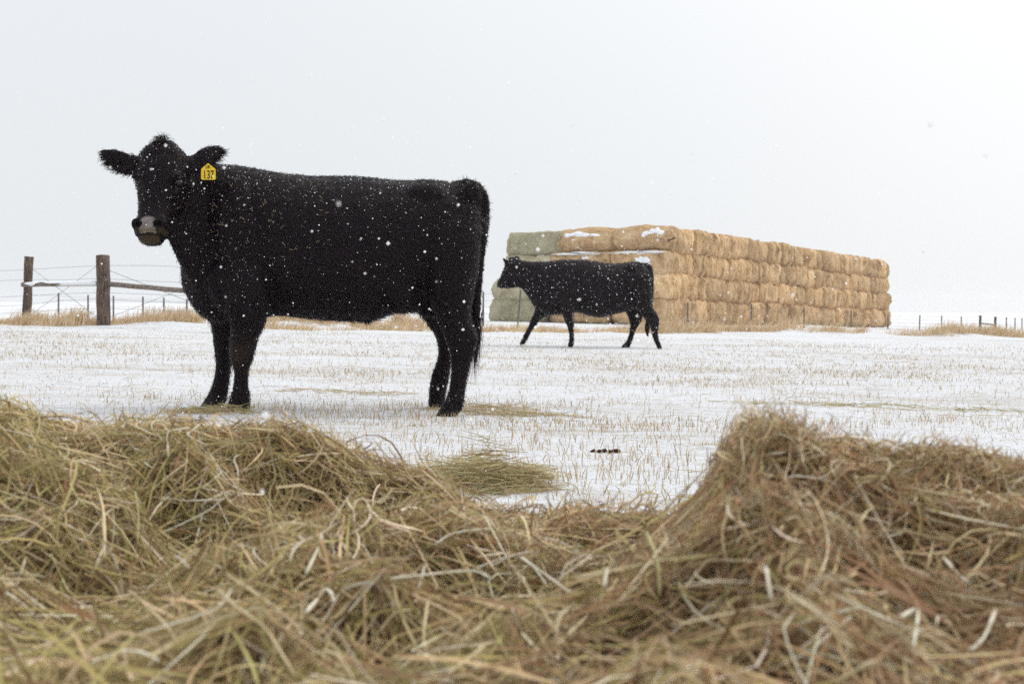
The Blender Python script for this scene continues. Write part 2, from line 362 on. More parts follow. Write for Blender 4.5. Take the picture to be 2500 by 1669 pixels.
def build_stack():
    c0 = px(1632, 747, 54.0); c0.z = 0; cf = px(2172, 747, 80.5); cf.z = 0
    d = (cf - c0).normalized(); pdir = Vector((-d.y, d.x, 0)); Llen = (cf - c0).length
    BL, BH, ncol = 2.5, 0.905, 25; BW = Llen / ncol
    ang = math.atan2(-pdir.y, -pdir.x)                   # bale x axis points to the long face
    meshes = [bale_mesh('straw_bale', BL, BW * 0.965, BH * 1.05, s, 0.06) for s in range(7)]
    for m in meshes: m.materials.append(M_BALE)
    humps = [bale_mesh('straw_bale', BL, BW * 1.0, BH * 1.08, 40 + s, 0.10, 0.16) for s in range(2)]
    for m in humps: m.materials.append(M_BALE)
    green = [bale_mesh('hay_bale', BL, BW, BH * 1.0, 60 + s, 0.03) for s in range(3)]
    for m in green: m.materials.append(M_BALEG)
    rng = random.Random(5)
    def zbase(p): return -0.02 - 0.0175 * (p - c0).dot(d)
    def put(me, name, col, row, k, dx=0.0, dy=0.0, tw=0.0):
        p = c0 + d * ((col + 0.5) * BW + dy) + pdir * ((row + 0.5) * BL + dx)
        o = bpy.data.objects.new(name, me); COL.objects.link(o)
        o.location = (p.x, p.y, zbase(c0 + d * ((col + 0.5) * BW)) + k * BH + (rng.uniform(-.05, .05) if 0 < k else 0))
        o.rotation_euler = (rng.uniform(-.012, .012), rng.uniform(-.012, .012), ang + tw)
        return o
    for k in range(4):
        for c in range(ncol):
            if c == 0: continue
            if k == 0 and False: continue
            o = put(rng.choice(meshes), 'straw_bale', c, 0, k, rng.uniform(-.13, .10), rng.uniform(-.04, .04), rng.uniform(-.05, .05))
            if rng.random() < .5: o.rotation_euler.z += math.pi
            tag(o, 'golden straw bale, %s row of the long stack side, %s from its left end' % (LAYER[k], ORD[c - 1]), 'bale', 'straw bales in the long stack')
    # the near end of the stack, seen lengthwise
    endlab = {0: 'near right corner', 1: 'middle'}
    ex, ez = -pdir, Vector((0, 0, 1)); ey = -d
    for row in (0, 1):
        for k in range(4):
            top = k == 3
            o = put(humps[row] if top else meshes[(row * 3 + k) % 7], 'straw_bale', 0, row, k, rng.uniform(-.05, .05), 0.22 if top else rng.uniform(-.06, .02), rng.uniform(-.03, .03))
            bpy.context.view_layer.update()
            what = 'with a white snow patch' if top else 'dusted with snow' if k == 2 else 'without snow'
            tag(o, 'straw bale %s, %s of stack end, %s row' % (what, endlab[row], LAYER[k]), 'bale', 'straw bales at the stack end')
            b = o.location
            if top:
                c = b + ey * (BW * .5 + .03) + Vector((0, 0, .56 if row else .58)) + ex * (-.05 if row else .42)
                snow_cap(o, c, ex, ey, ez, .80 if row else .50, .09, .26, 3 + row)
            if k == 2:
                c = b + ey * (BW * .5 - .10) + Vector((0, 0, .885)) - ex * .1
                snow_cap(o, c, ex, ey, ez, 1.12, .22, .06, 9 + row)
                c = b + ey * (BW * .5 + .02) + Vector((0, 0, .52)) + ex * .2
                snow_cap(o, c, ex, ey, ez, .34, .06, .20, 19 + row)
    for k, dx in ((0, .45), (1, .22), (2, -.12), (3, -.30)):
        o = put(green[k % 3], 'hay_bale', 0, 2, k, dx, .05 * k, 0.02)
        tag(o, 'grey-green hay bale at the far left of the stack, %s row' % LAYER[k], 'bale', 'green hay bales at the stack end')
    # loose straw at the joint of the two kinds
build_stack()

# ------------------------------------------------------------------ fences
def post_mesh(name, base, top, r0, r1, seed, k=11):
    rng = random.Random(seed); n = 9; path = []; rad = []
    for i in range(n):
        t = i / (n - 1); p = base.lerp(top, t) + Vector((rng.uniform(-.008, .008), 0, 0)); path.append(p); rad.append((r0 + (r1 - r0) * t) * rng.uniform(.96, 1.04))
    V, Fc = tube_vf(path, rad, k)
    V = [v + Vector((rng.uniform(-.006, .006), rng.uniform(-.006, .006), rng.uniform(-.006, .006) if i < k * (n - 1) else rng.uniform(-.012, .012))) for i, v in enumerate(V)]
    me = bpy.data.meshes.new(name); me.from_pydata([tuple(v) for v in V], [], Fc)
    for p in me.polygons: p.use_smooth = len(p.vertices) == 4
    return me
def wire(parent, pts, r=0.004):
    return link('wire', tube_mesh('wire', pts, r, 4), M_WIRE, parent)
def on_ground(u, Y, sink=0.1):
    x = (u - 1250) / F * Y; return Vector((x, Y, gz(x, Y) - sink))

def left_fence():
    root = empty('wooden_brace_fence', px(250, 797, 29.8))
    tag(root, 'weathered wooden brace fence with thick posts and rail behind the large cow', 'fence')
    b2 = on_ground(254, 29.8); t2 = px(250.5, 623, 29.8); b1 = on_ground(64, 31.5); t1 = px(71, 627, 31.5)
    b3 = on_ground(560, 27.5); t3 = px(560, 640, 27.5)
    for b, t, r, s in ((b2, t2, .142, 3), (b1, t1, .098, 4), (b3, t3, .12, 5)):
        link('post', post_mesh('post', b, t, r * 1.02, r, s), M_WOOD, root)
    r1a, r1b = px(63, 695, 31.4), px(240, 692, 29.9)
    rail = link('rail', post_mesh('rail', r1a + Vector((-.03, -.10, 0)), r1b, .05, .05, 8), M_RAIL, root)
    sn = [r1a.lerp(r1b, i / 8) + Vector((0, -.13 if i < 2 else -.05, .010)) for i in range(9)]
    link('snow_ridge', tube_mesh('snow_ridge', sn, [.035, .052] + [.060] * 6 + [.055], 8), M_SNOW, rail)
    r2a, r2b = px(262, 693, 29.8), px(560, 719, 27.6)
    link('rail', post_mesh('rail', r2a, r2b, .05, .055, 9), M_RAIL, root)
    for v1, v2, v3 in ((648, 650, 652), (672, 680, 690), (712, 714, 722), (734, 730, 740), (752, 752, 760)):
        wire(root, [px(-60, v1 + 16, 33), px(68, v1 + 10, 31.4), px(150, v2 + 3, 30.6), px(250, v2 - (0 if v1 > 650 else 2), 29.65), px(360, v3 - 4, 29), px(560, v3 + 4, 27.4)], .0035)
    for a, b in (((80, 657, 31.4), (238, 775, 29.7)), ((80, 765, 31.4), (238, 648, 29.7)), ((266, 660, 29.7), (550, 770, 27.5)), ((266, 775, 29.7), (550, 665, 27.5))):
        wire(root, [px(*a), px(*b)], .0045)
left_fence()

def t_post(parent, u, Y, v_top, lean=0.0, r=.026):
    b = on_ground(u - lean, Y, .2); t = px(u, v_top, Y)
    V = []; s = r                                       # a T section
    prof = [(-s, -.3 * s), (s, -.3 * s), (s, .1 * s), (.25 * s, .1 * s), (.25 * s, 1.2 * s), (-.25 * s, 1.2 * s), (-.25 * s, .1 * s), (-s, .1 * s)]
    for c in (b, t):
        for (x, y) in prof: V.append((c.x + x, c.y + y, c.z))
    n = len(prof); Fc = [(i, (i + 1) % n, n + (i + 1) % n, n + i) for i in range(n)] + [tuple(range(n))[::-1], tuple(range(n, 2 * n))]
    me = bpy.data.meshes.new('steel_post'); me.from_pydata(V, [], Fc)
    link('steel_post', me, M_STEEL, parent); return b, t
def far_fences():
    root = empty('wire_fence', on_ground(1679, 47, 0)); pts = []
    tag(root, 'thin steel post wire fence running in front of the bale stack to the right', 'fence')
    for u, Y, v, ln in ((1090, 43, 712, 2), (1180, 43.4, 712, 0), (1271, 44, 708, 9), (1400, 45, 722, 0), (1545, 46, 732, 0), (1679, 47.5, 738, 0), (1834, 51, 741, 0), (1963, 54.5, 748, 0), (2078, 58, 758, 0),
                        (2168, 61, 768, 0), (2246, 63.5, 769, 2), (2299, 65.5, 770, 1), (2347, 67, 772, 0)):
        b, t = t_post(root, u, Y, v, ln); pts.append((b, t))
    for u, Y, v in ((2393, 69, 770), (2430, 71, 773)):
        b = on_ground(u, Y); t = px(u, v, Y); link('brace_post', post_mesh('brace_post', b, t, .065, .06, int(u)), M_WOOD, root); pts.append((b, t))
    link('brace_rail', post_mesh('brace_rail', px(2394, 789, 69), px(2430, 793, 71), .032, .032, 77), M_WOOD, root)
    for u, Y, v in ((2457, 76, 774), (2478, 82, 775), (2495, 88, 776), (2512, 94, 777)):
        b, t = t_post(root, u, Y, v, 0, .03); pts.append((b, t))
    for f in (.45, .62, .78, .94): wire(root, [b.lerp(t, f) + Vector((0, -.04, 0)) for b, t in pts], .004)
    root = empty('field_fence', on_ground(215, 60, 0)); pts = []
    tag(root, 'faint row of thin steel posts far behind the wooden brace fence', 'fence')
    for u, v in ((70, 712), (143, 715), (215, 720), (277, 722), (349, 724), (400, 727), (456, 731), (520, 734), (600, 737), (690, 739)):
        Y = 58 - (u - 200) * .006; b, t = t_post(root, u, Y, v, 0, .034); pts.append((b, t))
    for f in (.5, .7, .92): wire(root, [b.lerp(t, f) + Vector((0, -.04, 0)) for b, t in pts], .004)
far_fences()

# ------------------------------------------------------------------ cows
def mpp(Y): return Y / F
class Body:
    """collects closed lofts that a voxel remesh fuses into one continuous skin"""
    def __init__(s): s.V = []; s.F = []
    def loft(s, rings):
        base = len(s.V); n = len(rings[0])
        for r in rings: s.V += [tuple(p) for p in r]
        for i in range(len(rings) - 1):
            for j in range(n):
                a = base + i * n + j; b = base + i * n + (j + 1) % n
                s.F.append((a, b, b + n, a + n))
        s.F.append(tuple(base + j for j in range(n))[::-1]); e = base + (len(rings) - 1) * n
        s.F.append(tuple(e + j for j in range(n)))
    def ring(s, c, e1, e2, p=2.0, n=26):
        o = []
        for j in range(n):
            t = 2 * math.pi * j / n; ct, st = math.cos(t), math.sin(t)
            o.append(c + e1 * (math.copysign(abs(ct) ** (2 / p), ct)) + e2 * (math.copysign(abs(st) ** (2 / p), st)))
        return o
    def vert_sections(s, rows, Y0, p=2.15):
        """rows: u, v_top, v_bottom, half width m, Y"""
        A = crom(rows, 4); rings = []
        for u, vt, vb, hw, Y in A:
            a, b = px(u, vt, Y), px(u, vb, Y); c = (a + b) / 2
            rings.append(s.ring(c, Vector((0, 0, (a - b).z / 2)), Vector((0, max(hw, .01), 0)), p))
        s.loft(rings)
    def leg(s, rows, p=2.1):
        """rows: v, u_left, u_right, half depth m, Y"""
        A = crom(rows, 3); rings = []
        for v, ul, ur, hd, Y in A:
            a, b = px(ul, v, Y), px(ur, v, Y); c = (a + b) / 2
            rings.append(s.ring(c, Vector(((b - a).x / 2, 0, 0)), Vector((0, hd, 0)), p, 20))
        s.loft(rings)
    def path(s, pts, p=2.0, n=16, k=3):
        """pts: x y z r1 r2 (r1 in the picture plane, r2 in depth)"""
        A = crom(pts, k); rings = []
        for i, q in enumerate(A):
            t = Vector(A[min(i + 1, len(A) - 1)][:3] - A[max(i - 1, 0)][:3]).normalized()
            e2 = Vector((0, 1, 0)); e2 = (e2 - t * t.dot(e2)).normalized(); e1 = t.cross(e2)
            rings.append(s.ring(Vector(q[:3]), e1 * max(q[3], .003), e2 * max(q[4], .003), p, n))
        s.loft(rings)
    def ell(s, c, rx, ry, rz):
        rings = []
        for i in range(1, 10):
            th = math.pi * i / 10
            rings.append(s.ring(c + Vector((0, 0, math.cos(th) * rz)), Vector((math.sin(th) * rx, 0, 0)), Vector((0, math.sin(th) * ry, 0)), 2, 14))
        s.loft(rings)
    def fuse(s, name, voxel, smooth_it):
        me = bpy.data.meshes.new(name + '_raw'); me.from_pydata(s.V, [], s.F)
        o = bpy.data.objects.new(name + '_raw', me); COL.objects.link(o)
        m = o.modifiers.new('r', 'REMESH'); m.mode = 'VOXEL'; m.voxel_size = voxel
        m = o.modifiers.new('s', 'SMOOTH'); m.factor = 0.5; m.iterations = smooth_it
        dg = bpy.context.evaluated_depsgraph_get()
        r = bpy.data.meshes.new_from_object(o.evaluated_get(dg)); r.name = name
        bpy.data.objects.remove(o); bpy.data.meshes.remove(me)
        return r

def mesh_np(me):
    n = len(me.vertices); V = np.empty(n * 3, np.float32); me.vertices.foreach_get('co', V); V = V.reshape(-1, 3)
    N = np.empty(n * 3, np.float32); me.vertex_normals.foreach_get('vector', N); return V, N.reshape(-1, 3)

def fur_mesh(name, V, N, count, lenf, comb, w=0.0022, lift=0.35, col=(0.0105, 0.0046, 0.0072), seg=2, jit=.35):
    i = RNG.integers(0, len(V), count); P0 = V[i] + RNG.normal(0, .004, (count, 3)); n = N[i]
    L = lenf(V[i], n) * RNG.uniform(.6, 1.3, count)
    c = comb(V[i], n); c = c - n * np.sum(c * n, 1, keepdims=True); c = unit(c)
    d1 = unit(c + n * lift + RNG.normal(0, jit, (count, 3))); d2 = unit(c + n * lift * .2 + RNG.normal(0, jit, (count, 3)))
    P0 = P0 - n * .003
    P1 = P0 + d1 * (L * .5)[:, None]; P2 = P1 + d2 * (L * .5)[:, None]
    P = np.stack([P0, P1, P2], 1); W = np.stack([np.full(count, w), np.full(count, w * .75), np.full(count, w * .12)], 1)
    cc = np.array(col)[None] * RNG.uniform(.45, 1.35, (count, 1)) * np.array([1, 1, 1]) + RNG.uniform(0, .003, (count, 1)) * np.array([1.3, .8, 1.0])
    v, f, C = ribbons(P, W, n + RNG.normal(0, .5, (count, 3)), cc)
    return np_mesh(name, v, f, C)

def flecks(name, V, N, count, rmin, rmax, prob):
    """little snow crystals caught in the coat"""
    k = prob(V, N); k = k / k.sum(); i = RNG.choice(len(V), count, p=k)
    c = V[i] + N[i] * .012 + RNG.normal(0, .006, (count, 3)); r = RNG.uniform(rmin, rmax, count) ** 1.0
    r = r * np.where(RNG.random(count) < .08, 1.7, 1.0)
    o = np.array([[1, 0, 0], [-1, 0, 0], [0, 1, 0], [0, -1, 0], [0, 0, 1], [0, 0, -1]], float)
    v = (c[:, None] + o[None] * r[:, None, None] * RNG.uniform(.6, 1.2, (count, 6, 1))).reshape(-1, 3)
    f = np.array([[0, 2, 4], [2, 1, 4], [1, 3, 4], [3, 0, 4], [2, 0, 5], [1, 2, 5], [3, 1, 5], [0, 3, 5]])
    Fc = (np.arange(count)[:, None, None] * 6 + f[None]).reshape(-1, 3)
    return np_mesh(name, v, Fc)

COAT = np.array([0.0058, 0.0026, 0.0040])

def large_cow():
    YC = 8.02
    root = empty('cow', (px(820, 1015, YC).x, YC, gz(px(820, 1015, YC).x, YC)))
    tag(root, 'large black cow in sharp focus facing the camera, yellow tag in its ear', 'cow', 'black cows in the field')
    B = Body()
    B.vert_sections([(446, 640, 700, .05, YC), (456, 560, 722, .10, YC), (474, 490, 748, .155, YC), (500, 425, 774, .20, YC), (540, 402, 788, .235, YC), (600, 407, 786, .265, YC),
                     (650, 416, 771, .285, YC), (700, 424, 770, .315, YC), (775, 430, 778, .35, YC), (850, 430, 783, .375, YC), (900, 433, 782, .375, YC),
                     (950, 439, 763, .355, YC), (1000, 441, 750, .325, YC), (1040, 438, 745, .305, YC), (1080, 442, 742, .28, YC), (1110, 443, 738, .255, YC),
                     (1140, 447, 730, .21, YC), (1160, 456, 700, .16, YC), (1172, 480, 640, .10, YC), (1177, 520, 590, .04, YC)], YC)
    B.vert_sections([(590, 420, 760, .20, 8.0), (545, 402, 762, .185, 7.99), (505, 395, 738, .165, 7.96), (470, 389, 696, .145, 7.90), (440, 382, 645, .125, 7.84), (418, 380, 598, .11, 7.78), (400, 400, 560, .08, 7.74)], YC, 2.1)
    # near / far legs
    B.leg([(640, 540, 655, .06, 7.80), (700, 545, 662, .10, 7.78), (750, 552, 657, .105, 7.79), (778, 560, 649, .095, 7.80), (800, 563, 641, .085, 7.81), (822, 561, 632, .078, 7.82), (845, 560, 625, .07, 7.83),
           (862, 560, 621, .064, 7.83), (878, 562, 617, .058, 7.83), (892, 567, 610, .05, 7.83), (908, 571, 606, .044, 7.83), (930, 571, 605, .043, 7.83), (950, 567, 607, .048, 7.83),
           (968, 562, 609, .054, 7.83), (984, 557, 610, .058, 7.83), (1000, 551, 610, .064, 7.82), (1014, 547, 607, .066, 7.82)])
    B.leg([(690, 500, 600, .08, 8.20), (740, 506, 596, .09, 8.20), (789, 514, 582, .08, 8.2), (812, 519, 574, .07, 8.2), (853, 523, 568, .062, 8.2), (880, 526, 566, .056, 8.2), (898, 526, 564, .046, 8.2),
           (914, 524, 562, .043, 8.2), (932, 520, 560, .043, 8.2), (948, 515, 558, .047, 8.2), (962, 508, 555, .052, 8.2), (974, 501, 553, .056, 8.18), (986, 492, 549, .060, 8.17), (998, 486, 543, .062, 8.16)])
    B.leg([(500, 1050, 1168, .06, 7.86), (560, 1040, 1174, .12, 7.83), (640, 1035, 1169, .14, 7.82), (700, 1042, 1160, .13, 7.81), (735, 1052, 1154, .115, 7.81), (767, 1064, 1151, .095, 7.80), (785, 1070, 1154, .085, 7.80), (806, 1078, 1162, .075, 7.80),
           (828, 1086, 1166, .064, 7.80), (845, 1092, 1163, .056, 7.80), (862, 1097, 1157, .05, 7.80), (885, 1100, 1150, .046, 7.80), (906, 1101, 1144, .043, 7.8), (934, 1098, 1138, .043, 7.8), (952, 1095, 1136, .046, 7.8),
           (969, 1090, 1134, .052, 7.79), (983, 1083, 1132, .056, 7.79), (996, 1075, 1127, .06, 7.78), (1008, 1067, 1121, .063, 7.77), (1019, 1059, 1115, .065, 7.77), (1024, 1060, 1112, .062, 7.77)])
    B.leg([(640, 990, 1110, .10, 8.26), (700, 1002, 1112, .11, 8.28), (745, 1014, 1112, .10, 8.30), (772, 1030, 1111, .085, 8.31), (792, 1045, 1110, .075, 8.32), (812, 1058, 1111, .065, 8.33), (835, 1067, 1113, .056, 8.33),
           (859, 1070, 1109, .05, 8.33), (883, 1066, 1102, .045, 8.33), (912, 1055, 1098, .043, 8.33), (938, 1050, 1093, .044, 8.33), (957, 1048, 1089, .05, 8.32), (973, 1047, 1086, .055, 8.31), (986, 1046, 1083, .058, 8.30), (996, 1047, 1080, .06, 8.30)])
    # bones and muscle
    for sgn in (-1, 1):
        B.ell(px(1042, 482, YC) + Vector((0, sgn * .165, 0)), .13, .085, .07)        # hooks
        B.ell(px(1152, 480, YC) + Vector((0, sgn * .12, 0)), .055, .05, .07)         # pins
        B.ell(px(592, 560, YC) + Vector((0, sgn * .215, 0)), .12, .075, .28)         # shoulder
        B.ell(px(575, 690, YC) + Vector((0, sgn * .20, 0)), .12, .085, .17)
        B.ell(px(985, 700, YC) + Vector((0, sgn * .24, 0)), .10, .06, .14)           # stifle fold
        B.ell(px(1085, 590, YC) + Vector((0, sgn * .19, 0)), .17, .10, .25)
    # tail
    tp = [(1110, 455, .03), (1140, 453, .036), (1164, 463, .036), (1179, 490, .032), (1182, 530, .027), (1178, 575, .024), (1172, 630, .023), (1166, 690, .024), (1162, 740, .026), (1160, 790, .024), (1160, 830, .012)]
    B.path([(*px(u, v, YC - .02 - (.1 if v > 560 else 0)), r, r) for u, v, r in tp], k=4)
    # udder and teats
    B.ell(px(1030, 735, YC), .10, .12, .055)
    for u, v, Y in ((1032, 758, 7.95), (1048, 763, 7.93)):
        B.path([(*px(u, v - 22, Y), .02, .02), (*px(u, v - 4, Y), .016, .016), (*px(u + 1, v + 9, Y), .012, .012)])
    # head: local axes l (picture right), n (out of the face), a (poll to muzzle)
    tau, psi = R(21), R(-7)
    rot = Matrix.Rotation(psi, 3, 'Z')
    a = rot @ Vector((0, -math.sin(tau), -math.cos(tau))); n = rot @ Vector((0, -math.cos(tau), math.sin(tau))); l = rot @ Vector((1, 0, 0))
    O = px(395, 352, 7.70)
    st = [(-.030, .045, -.005, -.07, 0), (-.005, .075, .022, -.11, 0), (.03, .113, .040, -.14, 0), (.07, .136, .052, -.17, 0), (.12, .140, .060, -.20, 0), (.175, .145, .060, -.235, 0), (.215, .140, .054, -.255, 0),
          (.26, .122, .046, -.255, 0), (.32, .105, .040, -.21, 0), (.38, .092, .036, -.16, 0), (.42, .085, .036, -.13, 0), (.455, .088, .042, -.115, 0), (.485, .093, .043, -.11, 0), (.515, .091, .034, -.105, 0),
          (.540, .075, .018, -.10, 0), (.560, .055, -.005, -.09, 0), (.572, .028, -.03, -.07, 0)]
    rings = []
    for q in crom(st, 4):
        c = O + a * q[0] + n * ((q[2] + q[3]) / 2)
        rings.append(B.ring(c, l * q[1], n * ((q[2] - q[3]) / 2), 2.35, 26))
    B.loft(rings)
    def hp(x, y, z): return O + l * x + n * y + a * z
    for sgn in (-1, 1):
        B.ell(hp(sgn * (.112 if sgn > 0 else .098), .022, .205), .034, .032, .020)      # brow
        B.ell(hp(sgn * (.098 if sgn > 0 else .08), -.03, .282), .026, .05, .03)        # cheekbone
        B.ell(hp(sgn * (.075 if sgn > 0 else .05), -.13, .26), .05, .09, .09)         # jaw
        B.ell(hp(sgn * .072, .016, .478), .026, .028, .032)       # nostril wing
    B.path([(*px(342, 402, 7.73), .050, .03), (*px(325, 401, 7.74), .052, .024), (*px(308, 399, 7.74), .055, .02), (*px(289, 391, 7.73), .055, .018), (*px(270, 381, 7.72), .043, .016), (*px(256, 374, 7.71), .026, .012), (*px(247, 369, 7.7), .010, .008)])
    B.path([(*px(452, 403, 7.70), .050, .03), (*px(470, 402, 7.72), .052, .026), (*px(488, 395, 7.74), .055, .022), (*px(506, 381, 7.76), .052, .02), (*px(522, 373, 7.78), .042, .018), (*px(536, 368, 7.79), .028, .014), (*px(545, 367, 7.8), .012, .009)])
    me = B.fuse('body', .009, 7)
    V, N = mesh_np(me)
    bx = V[:, 0] > px(520, 0, YC).x                              # ribs, flank and muscle relief of the trunk
    am = np.where(bx & (V[:, 2] > px(0, 770, YC).z), .022, .004)
    rl = am * (fbm(V[:, 0] * 3.3 + 2, V[:, 2] * 2.4, 91, 2) - .5) + np.where(bx & (V[:, 2] > px(0, 700, YC).z) & (V[:, 0] < px(960, 0, YC).x), .0035, 0) * np.sin((V[:, 0] + .25 * V[:, 2]) * 46)
    rl = rl * (1 - sstep(.35, .75, np.abs(N[:, 2])))
    V = V + N * rl[:, None]; me.vertices.foreach_set('co', V.ravel().astype(np.float32)); me.update(); V, N = mesh_np(me)
    # head space coordinates for the markings and the nostrils
    Lm = np.array([l, n, a]); Q = (V - np.array(O)) @ Lm.T
    hl, hn, ha = Q[:, 0], Q[:, 1], Q[:, 2]
    head = (np.abs(hl) < .2) & (hn > -.3) & (ha > -.1) & (ha < .62)
    front = head & (hn > -.045)
    nd = np.minimum(((hl - .054) / .026) ** 2 + ((ha - .488) / .020) ** 2, ((hl + .054) / .026) ** 2 + ((ha - .488) / .020) ** 2)
    nost = front & (nd < 1)
    V = V - N * np.where(nost, .028 * (1 - nd), 0)[:, None]
    mouth = head & (np.abs(ha - .538 + .25 * hl ** 2) < .007) & (hn > -.09)
    V = V - N * np.where(mouth, .012, 0)[:, None]
    me.vertices.foreach_set('co', V.ravel().astype(np.float32)); me.update()
    C = np.tile(COAT, (len(V), 1)) * (0.85 + .4 * fbm(V[:, 0] * 6, V[:, 2] * 6, 4))[:, None]
    padw = np.where(ha < .49, .036 + .018 * np.clip((.49 - ha) / .05, 0, 1), .050)
    top_ = .440 + 9 * hl ** 2; pad = front & (ha > top_) & (ha < .533 - 2 * hl ** 2) & (np.abs(hl) < padw)
    sm = np.clip((padw - np.abs(hl)) / .010, 0, 1) * np.clip((ha - top_) / .014, 0, 1) * pad
    grey = np.array([.20, .175, .165]); brn = np.array([.13, .10, .055])
    tone = grey[None] + (brn - grey)[None] * sstep(.500, .524, ha)[:, None]
    mott = .7 + .55 * fbm(hl * 90, ha * 90, 14); C = C + (tone * mott[:, None] - C) * (sm * (.75 + .25 * (mott > .9)))[:, None]
    chin = front & (ha >= .538) & (np.abs(hl) < .058); C[chin] = (.045, .031, .017)
    chin2 = head & (ha > .505) & (ha < .535) & (np.abs(hl) > .055) & (hn > -.05); C[chin2] = C[chin2] * .5 + np.array([.03, .022, .01])
    C[nost] = (.006, .004, .004); C[mouth] = (.01, .007, .006)
    lip = front & (np.abs(ha - .531) < .004) & (np.abs(hl) < .052); C[lip] = (.24, .20, .15)
    knee = np.exp(-((V[:, 2] - px(590, 862, 7.8).z) / .08) ** 2) * (V[:, 1] < 7.9) * (V[:, 0] < px(640, 0, 7.8).x)
    C += knee[:, None] * np.array([.022, .016, .009])
    rowz = V[:, 2] - (-.02 * V[:, 0])
    hoof = rowz < .045; C[hoof] = (.02, .015, .013)
    at = me.attributes.new('Col', 'FLOAT_COLOR', 'POINT'); c4 = np.ones((len(V), 4), np.float32); c4[:, :3] = C; at.data.foreach_set('color', c4.ravel())
    me.polygons.foreach_set('use_smooth', np.ones(len(me.polygons), bool))
    body = link('body', me, M_COAT, root)
    # fur
    V, N = mesh_np(me)
    eyed = np.linalg.norm(Q - np.array([.138, .010, .236]), axis=1)
    keep = ~((front & (ha > .43)) | (eyed < .026) | nost | mouth | hoof); Vk, Nk = V[keep], N[keep]
    ex0, ez0 = px(1129, 0, YC).x, px(0, 470, YC).z
    def lenf(v, n_):
        q = (v - np.array(O)) @ Lm.T
        L = np.where(n_[:, 2] > .5, .011, .016)
        belly = (v[:, 2] < px(0, 735, YC).z) & (v[:, 2] > px(0, 800, YC).z) & (n_[:, 2] < -.2); L = np.where(belly, .034, L)
        fl = belly & (v[:, 0] > px(880, 0, YC).x) & (v[:, 0] < px(1010, 0, YC).x); L = np.where(fl, .055, L)
        L = np.where((v[:, 0] > ex0 - .02) & (v[:, 2] > px(0, 600, YC).z), .022, L)
        legs = v[:, 2] < px(0, 800, YC).z; L = np.where(legs, .013, L)
        L = np.where(legs & (n_[:, 0] > .6), .024, L)
        ear = (np.abs(q[:, 0]) > .155) & (q[:, 2] < .17) & (q[:, 1] > -.2); L = np.where(ear, .026, L)
        L = np.where(ear & (n_[:, 2] < -.2), .048, L)
        facef = (np.abs(q[:, 0]) < .15) & (q[:, 2] > .2) & (q[:, 2] < .6) & (q[:, 1] > -.1); L = np.where(facef, .010, L)
        pollf = (np.abs(q[:, 0]) < .15) & (q[:, 2] <= .2) & (q[:, 2] > -.1) & (q[:, 1] > -.12); L = np.where(pollf, .020, L)
        return L
    def comb(v, n_):
        q = (v - np.array(O)) @ Lm.T
        c = np.tile(np.array([.75, 0, -.65]), (len(v), 1))
        legs = v[:, 2] < px(0, 780, YC).z; c[legs] = (.2, 0, -1)
        hd = (np.abs(q[:, 0]) < .16) & (q[:, 2] > -.1) & (q[:, 1] > -.25); c[hd] = np.array(a)
        er = (q[:, 0] > .155) & (q[:, 2] < .17) & (q[:, 1] > -.2) & (q[:, 0] < .4); c[er] = (.9, 0, -.3)
        el = (q[:, 0] < -.155) & (q[:, 2] < .17) & (q[:, 1] > -.2); c[el] = (-.8, 0, -.5)
        return c
    o = link('fur', fur_mesh('fur', Vk, Nk, 170000, lenf, comb, .0017, .20), M_FUR, root); tag(o, kind='stuff')
    # curly poll, tail switch, long hair
    def hair(name, roots, dirs, L, curl, w, count_seg=9, grav=.6):
        m = len(roots); P = [roots]; d = unit(dirs); ax = unit(RNG.normal(0, 1, (m, 3)))
        for s_ in range(count_seg - 1):
            P.append(P[-1] + d * (L / (count_seg - 1))[:, None])
            d = unit(d + np.cross(ax, d) * curl[:, None] + np.array([0, 0, -grav / count_seg]))
        P = np.stack(P, 1); W = w * np.linspace(1, .15, count_seg)[None] * np.ones((m, 1))
        v, f, c = ribbons(P, W, RNG.normal(0, 1, (m, 3)), np.array([.014, .0085, .011])[None] * RNG.uniform(.5, 1.5, (m, 1)))
        ob = link(name, np_mesh(name, v, f, c), M_FUR, root); tag(ob, kind='stuff')
    m = 520
    t = RNG.normal(0, .032, m).clip(-.11, .11); zz = RNG.uniform(-.03, .10, m)
    rr = np.array([hp(x * (1 - .2 * (z < 0)), .02 + .03 * min(1, max(0, z / .07)) - abs(x) * .15, z) for x, z in zip(t, zz)])
    dd = np.array(n)[None] * .5 + np.array([0, 0, 1.0]) * np.where(zz < .03, 1.2, .2)[:, None] + RNG.normal(0, .5, (m, 3)) - np.outer(t * 2, np.array(l))
    hair('poll_hair', rr, dd, RNG.uniform(.03, .08, m) * np.where((np.abs(t) < .04) & (zz < .03), 1, .45), RNG.uniform(.3, .9, m), .0016)
    m = 260
    tt = RNG.uniform(0, 1, m); a0 = np.array(px(1166, 745, YC - .12)); a1 = np.array(px(1160, 838, YC - .12))
    rr = a0 + (a1 - a0) * tt[:, None] + RNG.normal(0, .012, (m, 3))
    hair('tail_switch', rr, np.array([-.10, 0, -1]) + RNG.normal(0, .11, (m, 3)), RNG.uniform(.10, .26, m), RNG.normal(0, .06, m), .0022, 9, 1.0)
    m = 380
    i0 = np.where((V[:, 2] > px(0, 560, YC).z) & (V[:, 0] > px(1118, 0, YC).x) & (N[:, 0] * .6 + N[:, 2] > .3))[0]; i0 = RNG.choice(i0, m)
    hair('rump_hair', V[i0], N[i0] + np.array([-.1, 0, .5]) + RNG.normal(0, .35, (m, 3)), RNG.uniform(.015, .035, m), RNG.uniform(0, .2, m), .0020, 4)
